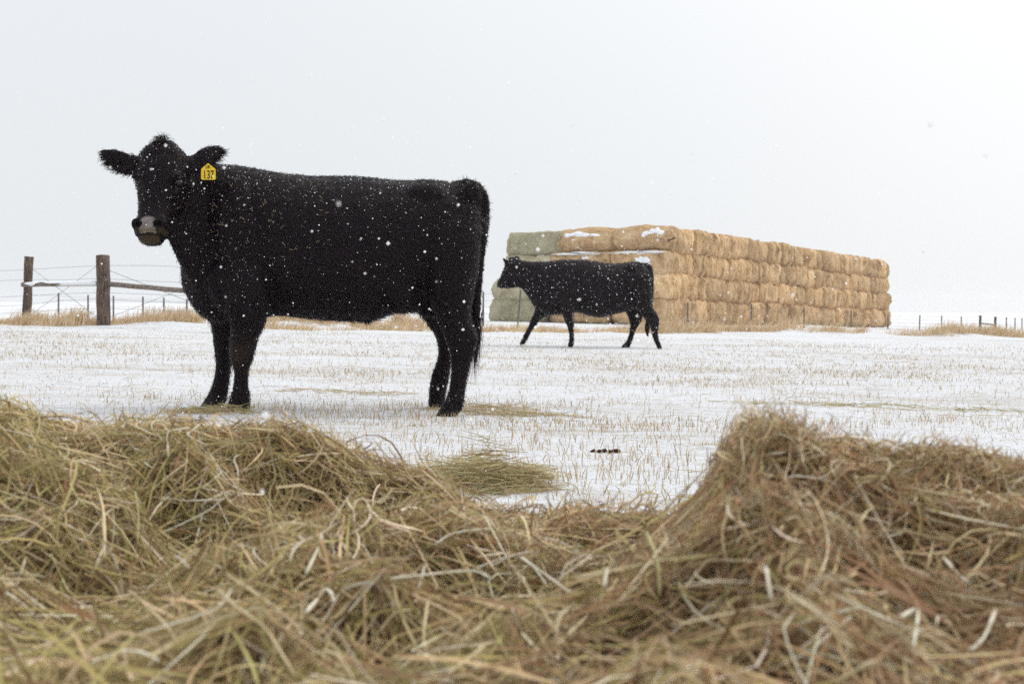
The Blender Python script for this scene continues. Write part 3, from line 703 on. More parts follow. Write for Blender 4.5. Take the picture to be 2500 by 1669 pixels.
    # eyes
    for sgn in (-1, 1):
        c = hp(sgn * (.131 if sgn > 0 else .090), .010, .236)
        me_e = bpy.data.meshes.new('eye'); bmv = Body(); bmv.ell(c, .022, .022, .017); me_e.from_pydata(bmv.V, [], bmv.F)
        for p in me_e.polygons: p.use_smooth = True
        e = link('eye', me_e, M_EYE, root)
        for dz, rr_ in ((-.017, .005), (.016, .004)) if sgn > 0 else ():
            lid = [hp(sgn * (.127 + .017 * math.cos(th)), .010 + .022 * math.sin(th), .236 + dz * (.55 + .45 * math.sin(th + .3))) for th in np.linspace(-.5, 2.4, 9)]
            link('eyelid', tube_mesh('eyelid', lid, [rr_ * .5] + [rr_] * 7 + [rr_ * .5], 6), M_LID, root)
    # ear tag
    Yt = 7.70
    tw = root
    out_px = [(491, 415), (491.8, 412), (502, 403), (505, 401), (511, 401), (514, 403), (525, 412), (526, 415), (526.3, 436), (524.5, 439), (493, 439), (490.8, 436)]
    th = .0025
    Vt = [tuple(px(u, v, Yt)) for u, v in out_px] + [tuple(px(u, v, Yt) + Vector((0, th, 0))) for u, v in out_px]
    k = len(out_px); Ft = [tuple(range(k)), tuple(range(k, 2 * k))[::-1]] + [(i, (i + 1) % k, k + (i + 1) % k, k + i) for i in range(k)]
    mt = bpy.data.meshes.new('ear_tag'); mt.from_pydata(Vt, [], Ft); mt.update()
    tg = link('ear_tag', mt, M_TAG, root); tag(tg, 'yellow plastic ear tag with black number 137')
    def txt(body_s, u, v, hgt, sx):
        cu = bpy.data.curves.new('txt', 'FONT'); cu.body = body_s; cu.size = hgt; cu.align_x = 'CENTER'; cu.extrude = .0004; cu.offset = hgt * .012
        ob = bpy.data.objects.new('txt', cu); COL.objects.link(ob)
        dg = bpy.context.evaluated_depsgraph_get(); mm = bpy.data.meshes.new_from_object(ob.evaluated_get(dg)); bpy.data.objects.remove(ob)
        mm.transform(Matrix.Translation(px(u, v, Yt) + Vector((0, -.0015, 0))) @ Matrix.Rotation(R(90), 4, 'X') @ Matrix.Diagonal((sx, 1, 1, 1)))
        mm.name = 'lettering'; mm.materials.clear(); mm.materials.append(M_INK)
        o_ = bpy.data.objects.new('lettering', mm); COL.objects.link(o_); o_.parent = tg
        o_.matrix_parent_inverse = (tg.matrix_parent_inverse @ tg.matrix_basis).inverted() if False else Matrix.Identity(4)
        return o_
    txt('137', 509, 436.5, .064, .62)
    txt('UK', 508, 411.5, .026, .75)
    st_ = bpy.data.meshes.new('tag_stud'); bs = Body(); bs.ell(px(508, 402, Yt + .004), .006, .006, .006); st_.from_pydata(bs.V, [], bs.F)
    so_ = bpy.data.objects.new('tag_stud', st_); st_.materials.append(M_TAG); COL.objects.link(so_); so_.parent = tg
    # snow and chaff in the coat
    def pr(v, n_): return np.clip(-n_[:, 1] + .25, 0.0, 1) * .5 + np.clip(n_[:, 2], 0, 1) * 1.6 + .6 * (v[:, 0] < px(700, 0, YC).x) * (v[:, 2] > px(0, 640, YC).z)
    o = link('snow_flecks', flecks('snow_flecks', Vk, Nk, 1900, .0009, .0027, pr), M_FLAKE, root); tag(o, kind='stuff')
    side = np.where((Nk[:, 1] < -.4) & (Vk[:, 0] > px(500, 0, YC).x) & (Vk[:, 0] < px(830, 0, YC).x) & (Vk[:, 2] > px(0, 640, YC).z) & (Vk[:, 2] < px(0, 440, YC).z))[0]
    m = 90; i0 = RNG.choice(side, m); p0 = Vk[i0] + Nk[i0] * .012
    d = unit(RNG.normal(0, 1, (m, 3)) * np.array([1, .15, 1])); d2 = unit(d + RNG.normal(0, .6, (m, 3)) * np.array([1, .1, 1])); Lc = (.004 + .014 * RNG.random(m) ** 2)[:, None]
    P = np.stack([p0, p0 + d * Lc, p0 + d * Lc + d2 * Lc], 1)
    v, f, c = ribbons(P, np.full((m, 3), .0012), np.tile([0, 1., 0], (m, 1)), np.array([.36, .28, .17])[None] * RNG.uniform(.4, 1.1, (m, 1)))
    o = link('chaff', np_mesh('chaff', v, f, c), M_STRAW, root); tag(o, kind='stuff')
large_cow()

def small_cow():
    YC = 22.4
    root = empty('cow', (px(1440, 848, YC).x, YC, gz(px(1440, 848, YC).x, YC)))
    tag(root, 'smaller black cow in the distance walking left past the bale stack', 'cow', 'black cows in the field')
    B = Body()
    B.vert_sections([(1291, 665, 716, .06, YC), (1299, 642, 741, .14, YC), (1315, 638, 756, .21, YC), (1335, 639, 768, .26, YC), (1360, 635, 768, .29, YC), (1400, 634, 763, .33, YC), (1420, 634, 765, .36, YC),
                     (1443, 636, 772, .39, YC), (1468, 641, 774, .39, YC), (1492, 644, 769, .37, YC), (1520, 642, 762, .33, YC), (1540, 639, 758, .31, YC), (1560, 639, 755, .27, YC), (1577, 647, 750, .21, YC), (1587, 664, 738, .13, YC), (1591, 690, 715, .04, YC)], YC)
    B.vert_sections([(1318, 640, 750, .19, YC), (1303, 639, 740, .17, YC), (1288, 638, 722, .15, YC), (1275, 636, 706, .125, YC - .02), (1264, 631, 701, .115, YC - .04), (1252, 627, 703, .12, YC - .06), (1243, 629, 704, .115, YC - .08), (1236, 638, 704, .105, YC - .1),
                     (1229, 657, 703.5, .09, YC - .12), (1222, 674, 703, .085, YC - .14), (1217, 684, 701, .08, YC - .15), (1213, 690, 698, .04, YC - .15)], YC)
    n, f_ = YC - .24, YC + .26
    B.leg([(715, 1300, 1375, .10, f_), (740, 1305, 1370, .13, f_), (758, 1306, 1352, .11, f_), (770, 1300, 1335, .09, f_), (782, 1295, 1318, .075, f_), (794, 1291, 1308, .062, f_), (806, 1285, 1299, .054, f_), (817, 1279, 1293, .052, f_), (826, 1275, 1289, .055, f_), (833, 1271, 1284, .058, f_), (840, 1267, 1280, .05, f_)])
    B.leg([(715, 1350, 1412, .11, n), (740, 1362, 1406, .12, n), (760, 1370, 1397, .10, n), (772, 1375, 1397, .085, n), (788, 1381, 1399, .07, n), (800, 1386, 1400, .06, n), (812, 1389, 1400.5, .052, n), (826, 1390, 1401, .052, n), (836, 1388, 1401, .058, n), (846, 1385, 1399, .062, n)])
    B.leg([(700, 1515, 1590, .13, f_), (740, 1525, 1590, .14, f_), (763, 1529, 1572, .11, f_), (781, 1536, 1567, .08, f_), (795, 1538, 1558, .065, f_), (808, 1537, 1551, .055, f_), (824, 1533, 1546, .052, f_), (835, 1527, 1542, .056, f_), (842, 1520, 1539, .062, f_), (848, 1514, 1537, .062, f_)])
    B.leg([(670, 1528, 1588, .10, n), (700, 1532, 1591, .15, n), (730, 1544, 1592, .15, n), (752, 1554, 1594, .12, n), (766, 1565, 1604, .095, n), (778, 1575, 1609, .08, n), (790, 1584, 1609, .068, n), (802, 1589, 1607, .058, n), (818, 1592, 1606, .052, n), (832, 1597, 1610, .055, n), (844, 1603, 1614, .06, n), (853, 1606, 1616, .055, n)])
    for sgn in (-1, 1):
        B.ell(px(1535, 655, YC) + Vector((0, sgn * .2, 0)), .09, .08, .07); B.ell(px(1350, 700, YC) + Vector((0, sgn * .2, 0)), .14, .09, .25)
    B.path([(*px(1241, 642, YC - .14), .035, .03), (*px(1234, 637, YC - .2), .034, .02), (*px(1227, 630, YC - .25), .012, .012)])
    B.path([(*px(1252, 638, YC + .04), .04, .03), (*px(1261, 630, YC + .1), .04, .02), (*px(1269, 629, YC + .16), .015, .012)])
    B.path([(*px(u, v, YC - (.04 if v < 700 else -.02)), r, r) for u, v, r in ((1572, 646, .04), (1586, 655, .045), (1591, 690, .035), (1590, 730, .03), (1585, 765, .028), (1581, 790, .04), (1580, 808, .035), (1581, 822, .008))])
    me = B.fuse('body', .016, 5); V, N = mesh_np(me)
    C = np.tile(COAT, (len(V), 1)) * (0.85 + .4 * fbm(V[:, 0] * 4, V[:, 2] * 4, 9))[:, None]
    C[(V[:, 0] < px(1220, 0, YC).x)] = (.03, .026, .026)
    at = me.attributes.new('Col', 'FLOAT_COLOR', 'POINT'); c4 = np.ones((len(V), 4), np.float32); c4[:, :3] = C; at.data.foreach_set('color', c4.ravel())
    me.polygons.foreach_set('use_smooth', np.ones(len(me.polygons), bool))
    link('body', me, M_COAT, root)
    o = link('fur', fur_mesh('fur', V, N, 22000, lambda v, q: np.full(len(v), .03), lambda v, q: np.tile([.7, 0, -.7], (len(v), 1)), .004), M_FUR, root); tag(o, kind='stuff')
    o = link('snow_flecks', flecks('snow_flecks', V, N, 420, .004, .009, lambda v, q: np.clip(-q[:, 1], 0, 1) + .3), M_FLAKE, root); tag(o, kind='stuff')
    e = Body(); e.ell(px(1238, 655, YC - .19), .022, .022, .022); me2 = bpy.data.meshes.new('eye'); me2.from_pydata(e.V, [], e.F); link('eye', me2, M_EYE, root)
small_cow()

# ------------------------------------------------------------------ foreground hay
CREST = np.array([(-300, 950), (0, 960), (96, 975), (158, 1000), (215, 998), (287, 990), (358, 1000), (430, 992), (478, 1003), (526, 1016), (600, 1024), (672, 1016), (724, 1012), (767, 1034), (815, 1052), (887, 1063), (958, 1086),
                  (1030, 1098), (1100, 1140), (1173, 1190), (1240, 1207), (1295, 1212), (1415, 1200), (1468, 1222), (1558, 1208), (1640, 1212), (1690, 1185), (1720, 1130), (1748, 1080), (1775, 1010), (1800, 975), (1857, 958),
                  (1929, 964), (1967, 1000), (2034, 1030), (2106, 1042), (2178, 1076), (2273, 1088), (2359, 1094), (2416, 1116), (2500, 1130), (2850, 1140)], float)
CRY = np.array([(-300, 2.75), (0, 2.7), (300, 2.75), (700, 2.7), (1000, 2.6), (1240, 2.45), (1560, 2.3), (1700, 2.05), (1857, 1.85), (2100, 1.95), (2300, 2.0), (2850, 2.0)], float)
def crest(u):
    v = np.interp(u, CREST[:, 0], CREST[:, 1]); Y = np.interp(u, CRY[:, 0], CRY[:, 1])
    return Y, CZ - (v - H0) / F * Y
def mound0(x, y):
    x = np.asarray(x, float); y = np.asarray(y, float)
    u = x / np.maximum(y, .35) * F + 1250
    Yc, Zc = crest(u); Zc = Zc - np.interp(u, [0, 700, 1100, 1600, 1700, 1760, 1900, 2050, 2300], [.062, .070, .09, .092, .088, .075, .068, .060, .062])
    fr = np.clip((y - .35) / (Yc - .35), 0, 1)
    z0 = 0.26
    Zm = CZ - (1120 - H0) / F * Yc - .08                  # the front slope is common, the crest has its own outline
    wc = sstep(.52, .97, fr); zf = z0 + ((Zm + (Zc - Zm) * wc) - z0) * (fr ** 1.15)
    back = sstep(0, 1, (y - Yc) / 0.75)
    z = np.where(y <= Yc, zf, Zc * (1 - back) - .10 * back)
    am = np.where(y <= Yc, np.clip((Yc - y) / .25, .22, 1), .22 * (1 - back))
    z = z + am * (0.13 * (fbm(x * 3.1, y * 3.1, 21, 2) - .5) + 0.17 * (fbm(x * 8.5, y * 8.5, 25, 2) - .5))
    return z
PITS = []
def mound(x, y):
    x = np.asarray(x, float); y = np.asarray(y, float); z = mound0(x, y)
    for cx, cy, rx, ry, d in PITS: z = z - d * np.exp(-((x - cx) / rx) ** 2 - ((y - cy) / ry) ** 2)
    return z
def surf_hit(u, v, off=0.03):
    Y = np.linspace(.8, 3.4, 500); x = (u - 1250) / F * Y; zr = CZ - (v - H0) / F * Y
    k = np.argmax(zr < mound(x, Y) + off)
    return Vector((x[k], Y[k], zr[k]))
_pr = random.Random(21); _pl = []
for u_, v_ in ((60, 1380), (205, 1395), (360, 1310), (290, 1095), (120, 1180), (50, 1285), (860, 1275), (960, 1295), (1085, 1305), (740, 1515), (840, 1545), (905, 1540), (640, 1500), (1540, 1465), (1690, 1490), (1640, 1565), (1440, 1640),
               (1900, 1180), (2060, 1165), (2120, 1185), (2040, 1305), (2200, 1335), (2260, 1405), (2180, 1480), (1760, 1590), (1950, 1625), (700, 1185), (430, 1195), (560, 1330), (1240, 1480), (150, 1560), (330, 1530), (1130, 1560), (1320, 1290), (2380, 1250), (1860, 1480)):
    h_ = surf_hit(u_, v_, 0.0); k_ = h_.y / 1.6
    _pl.append((h_.x, h_.y, _pr.uniform(.045, .085) * k_, _pr.uniform(.04, .07) * k_, _pr.uniform(.10, .16)))
PITS += _pl
SPLIT = 1640      # picture column where the right mound begins
def hay_colors(x, y, right, n):
    g = fbm(x * 2.2 + 5, y * 2.2, 31, 3); u = x / y * F + 1250
    pal = np.array([[.43, .355, .14], [.56, .41, .215], [.70, .55, .34], [.27, .165, .08], [.84, .74, .56], [.42, .25, .135]])
    green = np.clip(1.15 - u / 1250, 0, 1) * .8 + (g - .45) * 1.4
    wts = np.stack([.14 + .75 * np.clip(green, 0, 1), .30 + 0 * g, .24 + 0 * g, .20 + .25 * np.clip(u / 2500, 0, 1), .11 + 0 * g, .10 + .35 * np.clip((u - 1100) / 1400, 0, 1)], 1)
    cs = np.cumsum(wts / wts.sum(1, keepdims=True), 1); k = (RNG.random((n, 1)) > cs).sum(1).clip(0, 5)
    return pal[k] * RNG.uniform(.5, 1.25, (n, 1)) * RNG.uniform(.95, 1.05, (n, 3))

def hay_strands(n, right, ylo=.95, layer=(-.01, .06), wid=(.0009, .0017), Lr=(.07, .26), fluff=0.0, curlf=.28):
    Y = np.sqrt(RNG.uniform(ylo ** 2, 3.05 ** 2, n))
    u = RNG.uniform(SPLIT, 2720, n) if right else RNG.uniform(-220, SPLIT + 60, n)
    Yc, Zc = crest(u); Y = np.where(Y > Yc + .22, RNG.uniform(1.0, 1.0, n) * (ylo + (Yc + .2 - ylo) * np.sqrt(RNG.random(n))), Y)
    x = (u - 1250) / F * Y
    S = 7; L = RNG.uniform(Lr[0], Lr[1], n)
    th = 2 * math.pi * 1.6 * fbm(x * 1.9, Y * 1.9, 41, 2) + RNG.normal(0, 1.15, n)
    curly = RNG.random(n) < curlf
    kap = np.where(curly, RNG.normal(0, .45, n), RNG.normal(0, .07, n)); kink = RNG.integers(1, S - 1, n); ka = np.where(RNG.random(n) < .4, RNG.normal(0, 1.0, n), 0)
    off = RNG.uniform(layer[0], layer[1], n)
    slope = (RNG.normal(0, .20 + fluff, n) + fluff * .4) * np.where(L > .08, np.clip((Yc - Y) / .5, .15, 1), 1); P = np.zeros((n, S, 3)); px_, py_ = x.copy(), Y.copy()
    arch = np.where(curly, RNG.normal(.0, .16, n), RNG.normal(0, .03, n)); st = L / (S - 1)
    for s in range(S):
        P[:, s, 0] = px_; P[:, s, 1] = py_
        px_ = px_ + np.cos(th) * st; py_ = py_ + np.sin(th) * st * .9
        th = th + kap + np.where(kink == s, ka, 0)
    m0 = mound(P[:, 0, 0], P[:, 0, 1]); m1 = mound(P[:, -1, 0], P[:, -1, 1])
    for s in range(S):
        t = s / (S - 1); P[:, s, 2] = m0 + (m1 - m0) * t * .85 + off + slope * L * (t - .3) + arch * L * (1 - (2 * t - 1) ** 2)
    W = RNG.uniform(wid[0], wid[1], n)[:, None] * np.array([.7, 1, 1, 1, 1, .9, .35])[None]
    yy = np.maximum(P[:, :, 1], .4); uu = P[:, :, 0] / yy * F + 1250; vv = H0 + (CZ - P[:, :, 2]) / yy * F    # no long straw stands clear above the crest
    ok = (P[:, :, 1].min(1) > .55) & ((vv - np.interp(uu, CREST[:, 0], CREST[:, 1])).min(1) > np.where(L > .07, -14, -42))
    P, W = P[ok], W[ok]; n2 = len(P)
    return ribbons(P, W, np.array([0, -.35, .9]) + RNG.normal(0, .55, (n2, 3)), hay_colors(x[ok], Y[ok], right, n2))

def join(parts):
    V = []; Fq = []; C = []; b = 0
    for v, f, c in parts: V.append(v); Fq.append(f + b); C.append(c); b += len(v)
    return np.vstack(V), np.vstack(Fq), np.vstack(C)

def stem(parent, pts, r, color_i):
    me = tube_mesh('hay_stem', pts, [r * (.8 + .2 * math.sin(i * 1.7)) for i in range(len(pts) - 1)] + [r * .55], 5)
    link('hay_stem', me, STEMS[color_i], parent)
STEMS = [noise_mat('pale_stem', (.62, .56, .42), (.74, .69, .56), 30, .6), noise_mat('straw_stem', (.50, .40, .22), (.60, .50, .32), 30, .6),
         noise_mat('green_stem', (.40, .36, .15), (.50, .46, .24), 30, .6), noise_mat('brown_stem', (.34, .22, .12), (.44, .30, .17), 30, .65)]
TRACED = [
 (0, 1.6, [(488, 1011), (492, 1030), (471, 1049), (459, 1063), (507, 1087)]), (0, 1.8, [(411, 1116), (409, 1059), (430, 1049), (464, 1044)]),
 (0, 1.8, [(578, 1188), (581, 1149), (571, 1121), (585, 1109)]), (0, 1.5, [(473, 1341), (492, 1264), (499, 1226), (564, 1197)]),
 (1, 1.7, [(268, 1427), (258, 1369), (251, 1245), (268, 1235), (291, 1240)]), (2, 1.4, [(124, 1350), (148, 1403), (167, 1441), (205, 1470)]),
 (0, 1.5, [(14, 1446), (62, 1479), (105, 1532), (129, 1589), (148, 1669)]), (1, 1.7, [(315, 1441), (354, 1475), (411, 1532), (435, 1575), (464, 1637)]),
 (1, 1.8, [(516, 1532), (430, 1570), (363, 1604)]), (1, 1.8, [(531, 1436), (574, 1479), (636, 1522), (669, 1565), (719, 1646)]),
 (0, 1.8, [(220, 1618), (268, 1599), (315, 1587), (363, 1599), (387, 1613)]), (0, 2.3, [(748, 1493), (777, 1460), (796, 1438), (810, 1450), (815, 1470)]),
 (0, 1.7, [(954, 1412), (1030, 1403), (1154, 1393), (1197, 1410)]), (0, 1.7, [(1154, 1391), (1221, 1364), (1300, 1345)]),
 (0, 1.8, [(1200, 1383), (1262, 1355), (1310, 1393), (1339, 1436)]), (0, 1.6, [(1272, 1360), (1330, 1400), (1391, 1446)]),
 (1, 1.9, [(1300, 1637), (1358, 1575), (1429, 1508), (1439, 1484)]), (0, 2.2, [(1475, 1436), (1482, 1388)]),
 (1, 1.9, [(1635, 1484), (1659, 1455), (1706, 1393), (1740, 1367), (1855, 1371)]), (0, 1.9, [(1869, 1379), (1876, 1420), (1883, 1465)]),
 (2, 1.8, [(1611, 1455), (1606, 1369), (1577, 1297)]), (3, 1.9, [(1958, 1259), (2006, 1216), (2063, 1149), (2092, 1147)]),
 (3, 1.8, [(2006, 1216), (2096, 1269), (2111, 1326), (2116, 1369), (2063, 1402)]), (1, 1.8, [(2101, 1273), (2130, 1240), (2211, 1250)]),
 (1, 1.6, [(2264, 1254), (2278, 1316), (2266, 1378), (2264, 1421)]), (0, 1.9, [(2302, 1359), (2340, 1402), (2369, 1426)]),
 (0, 2.0, [(2431, 1488), (2402, 1555), (2359, 1598)]), (1, 2.0, [(1924, 1450), (2006, 1507), (2044, 1555), (2082, 1584)]),
 (0, 1.9, [(2197, 1507), (2240, 1488), (2230, 1579)]), (1, 2.1, [(2044, 1665), (2096, 1632), (2144, 1612)]),
 (1, 1.5, [(868, 1288), (863, 1245), (877, 1218), (930, 1226), (958, 1192)]), (1, 1.8, [(925, 1546), (963, 1498), (1006, 1488)]),
 (0, 1.8, [(748, 1398), (777, 1336), (786, 1302)]), (1, 1.9, [(1016, 1669), (1087, 1646), (1149, 1603), (1183, 1575)]),
 (1, 1.7, [(1044, 1469), (1035, 1565), (1063, 1632)]), (0, 1.6, [(1060, 1330), (1110, 1300), (1200, 1290)]), (1, 1.6, [(640, 1290), (700, 1275), (800, 1290)]),
 (2, 1.6, [(330, 1200), (338, 1260), (335, 1330)]), (2, 1.5, [(90, 1000), (96, 1040), (70, 1110)]), (2, 1.5, [(170, 1180), (190, 1215), (215, 1240)])]

def hay_pile(right):
    name = 'hay_pile'
    root = empty(name, (.75 if right else -.3, 1.7, 0))
    tag(root, 'tall brown blurred mound of loose hay in the right foreground' if right else 'long olive and tan windrow of loose hay filling the left foreground', 'hay', 'loose hay in the foreground')
    us = np.linspace(SPLIT if right else -380, 2900 if right else SPLIT, 110 if right else 190); ys = np.concatenate([np.linspace(.3, 2.9, 130), np.linspace(2.95, 3.6, 14)])
    U, Yg = np.meshgrid(us, ys); X = (U - 1250) / F * Yg; Z = np.maximum(mound(X, Yg), -.12)
    nx = len(us); i = (np.arange(len(ys) - 1)[:, None] * nx + np.arange(nx - 1)[None]).ravel()
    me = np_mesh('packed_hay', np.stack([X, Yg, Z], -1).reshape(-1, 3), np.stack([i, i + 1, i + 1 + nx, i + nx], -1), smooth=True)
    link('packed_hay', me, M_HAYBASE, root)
    k = .62 if right else 1.0
    parts = [hay_strands(int(84000 * k), right, layer=(-.03, .018), wid=(.0006, .0013), Lr=(.03, .12)), hay_strands(int(26000 * k), right, layer=(-.005, .035), wid=(.0008, .0016), Lr=(.05, .17)),
             hay_strands(int(3500 * k), right, layer=(.01, .045), wid=(.0011, .0020), Lr=(.06, .20), fluff=.05)]
    if right: parts.append(hay_strands(36000, right, ylo=1.35, layer=(.0, .045), wid=(.0006, .0011), Lr=(.025, .08), fluff=.3, curlf=.8))
    else: parts.append(hay_strands(14000, right, ylo=1.7, layer=(.0, .05), wid=(.0007, .0013), Lr=(.03, .08), fluff=.25))
    V, Fq, C = join(parts)
    o = link('loose_strands', np_mesh('loose_strands', V, Fq, C), M_HAY, root); tag(o, kind='stuff')
    for ci, r, pts in TRACED:
        if (pts[0][0] > SPLIT) != right: continue
        P = [surf_hit(u, v, .058) for u, v in pts]
        Ym = sorted(p.y for p in P)[len(P) // 2]             # a stem lies on one slope, never jumps a hollow
        P = [px(u, v, min(max(p.y, Ym - .07), Ym + .07)) for (u, v), p in zip(pts, P)]
        A = crom([tuple(p) for p in P], 3) if len(P) > 1 else P
        stem(root, [Vector(q) for q in A], r * .00112, ci)
    rng = random.Random(9 if right else 3)
    for _ in range(45 if right else 80):
        u = rng.uniform(SPLIT, 2480) if right else rng.uniform(10, SPLIT); Yc, _z = crest(np.array([u])); y = rng.uniform(1.05, float(Yc[0]) - .22); x = (u - 1250) / F * y
        th = rng.uniform(0, 6.28); L = rng.uniform(.05, .15); off = rng.uniform(.025, .05); P = []; kap = rng.gauss(0, .25); sl = rng.gauss(0, .08)
        kn = rng.randint(1, 4)
        for s in range(6):
            P.append(Vector((x, y, 0)))
            x += math.cos(th) * L / 5; y += math.sin(th) * L / 5; th += kap * .4 + (rng.gauss(0, .9) if s == kn else 0)
        zz = mound(np.array([P[0].x, P[-1].x]), np.array([P[0].y, P[-1].y]))
        for s in range(6): P[s].z = zz[0] + (zz[1] - zz[0]) * s / 5 + off + sl * L * s / 5
        if any(H0 + (CZ - q.z) / q.y * F < float(np.interp(q.x / q.y * F + 1250, CREST[:, 0], CREST[:, 1])) + 5 for q in P): continue
        stem(root, P, rng.uniform(.0010, .0016), rng.choice([0, 0, 1, 1, 2] if not right else [0, 1, 1, 3]))
hay_pile(False); hay_pile(True)

def hay_clump(u0, v0, Y, rx, ry, hgt, n, label, seed, greenish=.4, L=(.08, .28)):
    c = px(u0, v0, Y); c.z = gz(c.x, Y)
    a = RNG.uniform(0, 2 * math.pi, n); q = np.sqrt(RNG.random(n)); x = c.x + np.cos(a) * q * rx; y = Y + np.sin(a) * q * ry
    h = hgt * (1 - q ** 2) * (.1 + 1.7 * fbm(x * 11, y * 11, seed, 2) ** 1.3)
    S = 5; th = RNG.uniform(0, 2 * math.pi, n); Ls = RNG.uniform(*L, n); P = np.zeros((n, S, 3)); x0, y0 = x - np.cos(th) * Ls / 2, y - np.sin(th) * Ls / 2
    zo = h * RNG.uniform(.1, 1.1, n) + .006; kap = RNG.normal(0, .38, n); sl = RNG.normal(0, .13, n)
    for s in range(S):
        P[:, s] = np.stack([x0, y0, ground(x0, y0) + zo * np.exp(-(((x0 - c.x) / rx) ** 2 + ((y0 - Y) / ry) ** 2) * .5) + np.abs(sl * Ls * (s / (S - 1) - .4)) + .004], -1)
        x0 = x0 + np.cos(th) * Ls / 4; y0 = y0 + np.sin(th) * Ls / 4; th = th + kap
    zr = ground(x, y) + zo
    for s in range(S): P[:, s, 2] = np.maximum(zr + sl * Ls * (s / (S - 1) - .4), ground(P[:, s, 0], P[:, s, 1]) + .003)
    W = RNG.uniform(.0012, .0022, n)[:, None] * np.array([.8, 1, 1, 1, .5])[None]
    pal = np.array([[.40, .36, .17], [.50, .39, .21], [.58, .47, .28], [.34, .22, .12]]); k = RNG.choice(4, n, p=[greenish, .8 - greenish, .1, .1])
    v, f, C = ribbons(P, W, np.array([0, -.4, .8]) + RNG.normal(0, .5, (n, 3)), pal[k] * RNG.uniform(.7, 1.15, (n, 1)))
    o = link('hay_clump', np_mesh('hay_clump', v, f, C), M_HAY); tag(o, label, 'hay', 'loose hay clumps on the snow')
hay_clump(1185, 1165, 4.9, .21, .26, .14, 1100, 'small heap of greenish hay on the snow just behind the foreground windrow', 51, .45, (.08, .26))
hay_clump(1175, 1003, 8.2, .32, .26, .03, 170, 'thin scatter of tan hay on the snow behind the large cow hind hoof', 52, .05, (.08, .24))
hay_clump(1290, 1012, 7.9, .32, .10, .012, 90, 'few loose straws lying on the snow between the two cows', 53, .2, (.10, .30))
hay_clump(850, 972, 9.6, .5, .22, .012, 110, 'flat streak of straw on the snow under the large cow belly', 54, .2, (.08, .22))
hay_clump(520, 1000, 7.7, .22, .16, .03, 300, 'little scatter of yellow hay around the large cow front hooves', 55, .4, (.06, .18))
hay_clump(2150, 962, 9.4, 1.1, .2, .015, 240, 'long thin greenish streak of hay lying far right on the snow', 56, .7, (.08, .22))

def dung():
    c = px(1478, 1090, 6.05); c.z = gz(c.x, 6.05); b = Body(); rng = random.Random(4)
    for i in range(11):
        b.ell(c + Vector((-.055 + .011 * i + rng.uniform(-.006, .006), rng.uniform(-.03, .03), .008)), rng.uniform(.007, .011), .009, rng.uniform(.006, .010))
    me = bpy.data.meshes.new('dropping'); me.from_pydata(b.V, [], b.F); link('dropping', me, M_DUNG)
    o = bpy.data.objects['dropping']; tag(o, 'small dark red-brown dropping on the open snow right of the hay heap', 'dropping')
dung()

# ------------------------------------------------------------------ stubble, dry grass
def blades(name, x, y, h, wdt, lean, pal, label, cat, seg=2, m=M_STRAW, leandir=None):
    n = len(x); z = ground(x, y) - .008
    az = RNG.uniform(0, 2 * math.pi, n) if leandir is None else leandir + RNG.normal(0, .8, n)
    d = np.stack([np.cos(az) * lean, np.sin(az) * lean, np.ones(n)], 1); d = unit(d)
    P0 = np.stack([x, y, z], 1); P1 = P0 + d * (h * .55)[:, None]; d2 = unit(d + np.stack([np.cos(az) * lean, np.sin(az) * lean, -.5 * lean], 1)); P2 = P1 + d2 * (h * .45)[:, None]
    P = np.stack([P0, P1, P2], 1); W = wdt[:, None] * np.array([1, .9, .35])[None]
    v, f, C = ribbons(P, W, np.stack([RNG.normal(0, .5, n), -np.ones(n), RNG.normal(0, .2, n)], 1), pal)
    o = link(name, np_mesh(name, v, f, C), m); tag(o, label, cat, kind='stuff'); return o
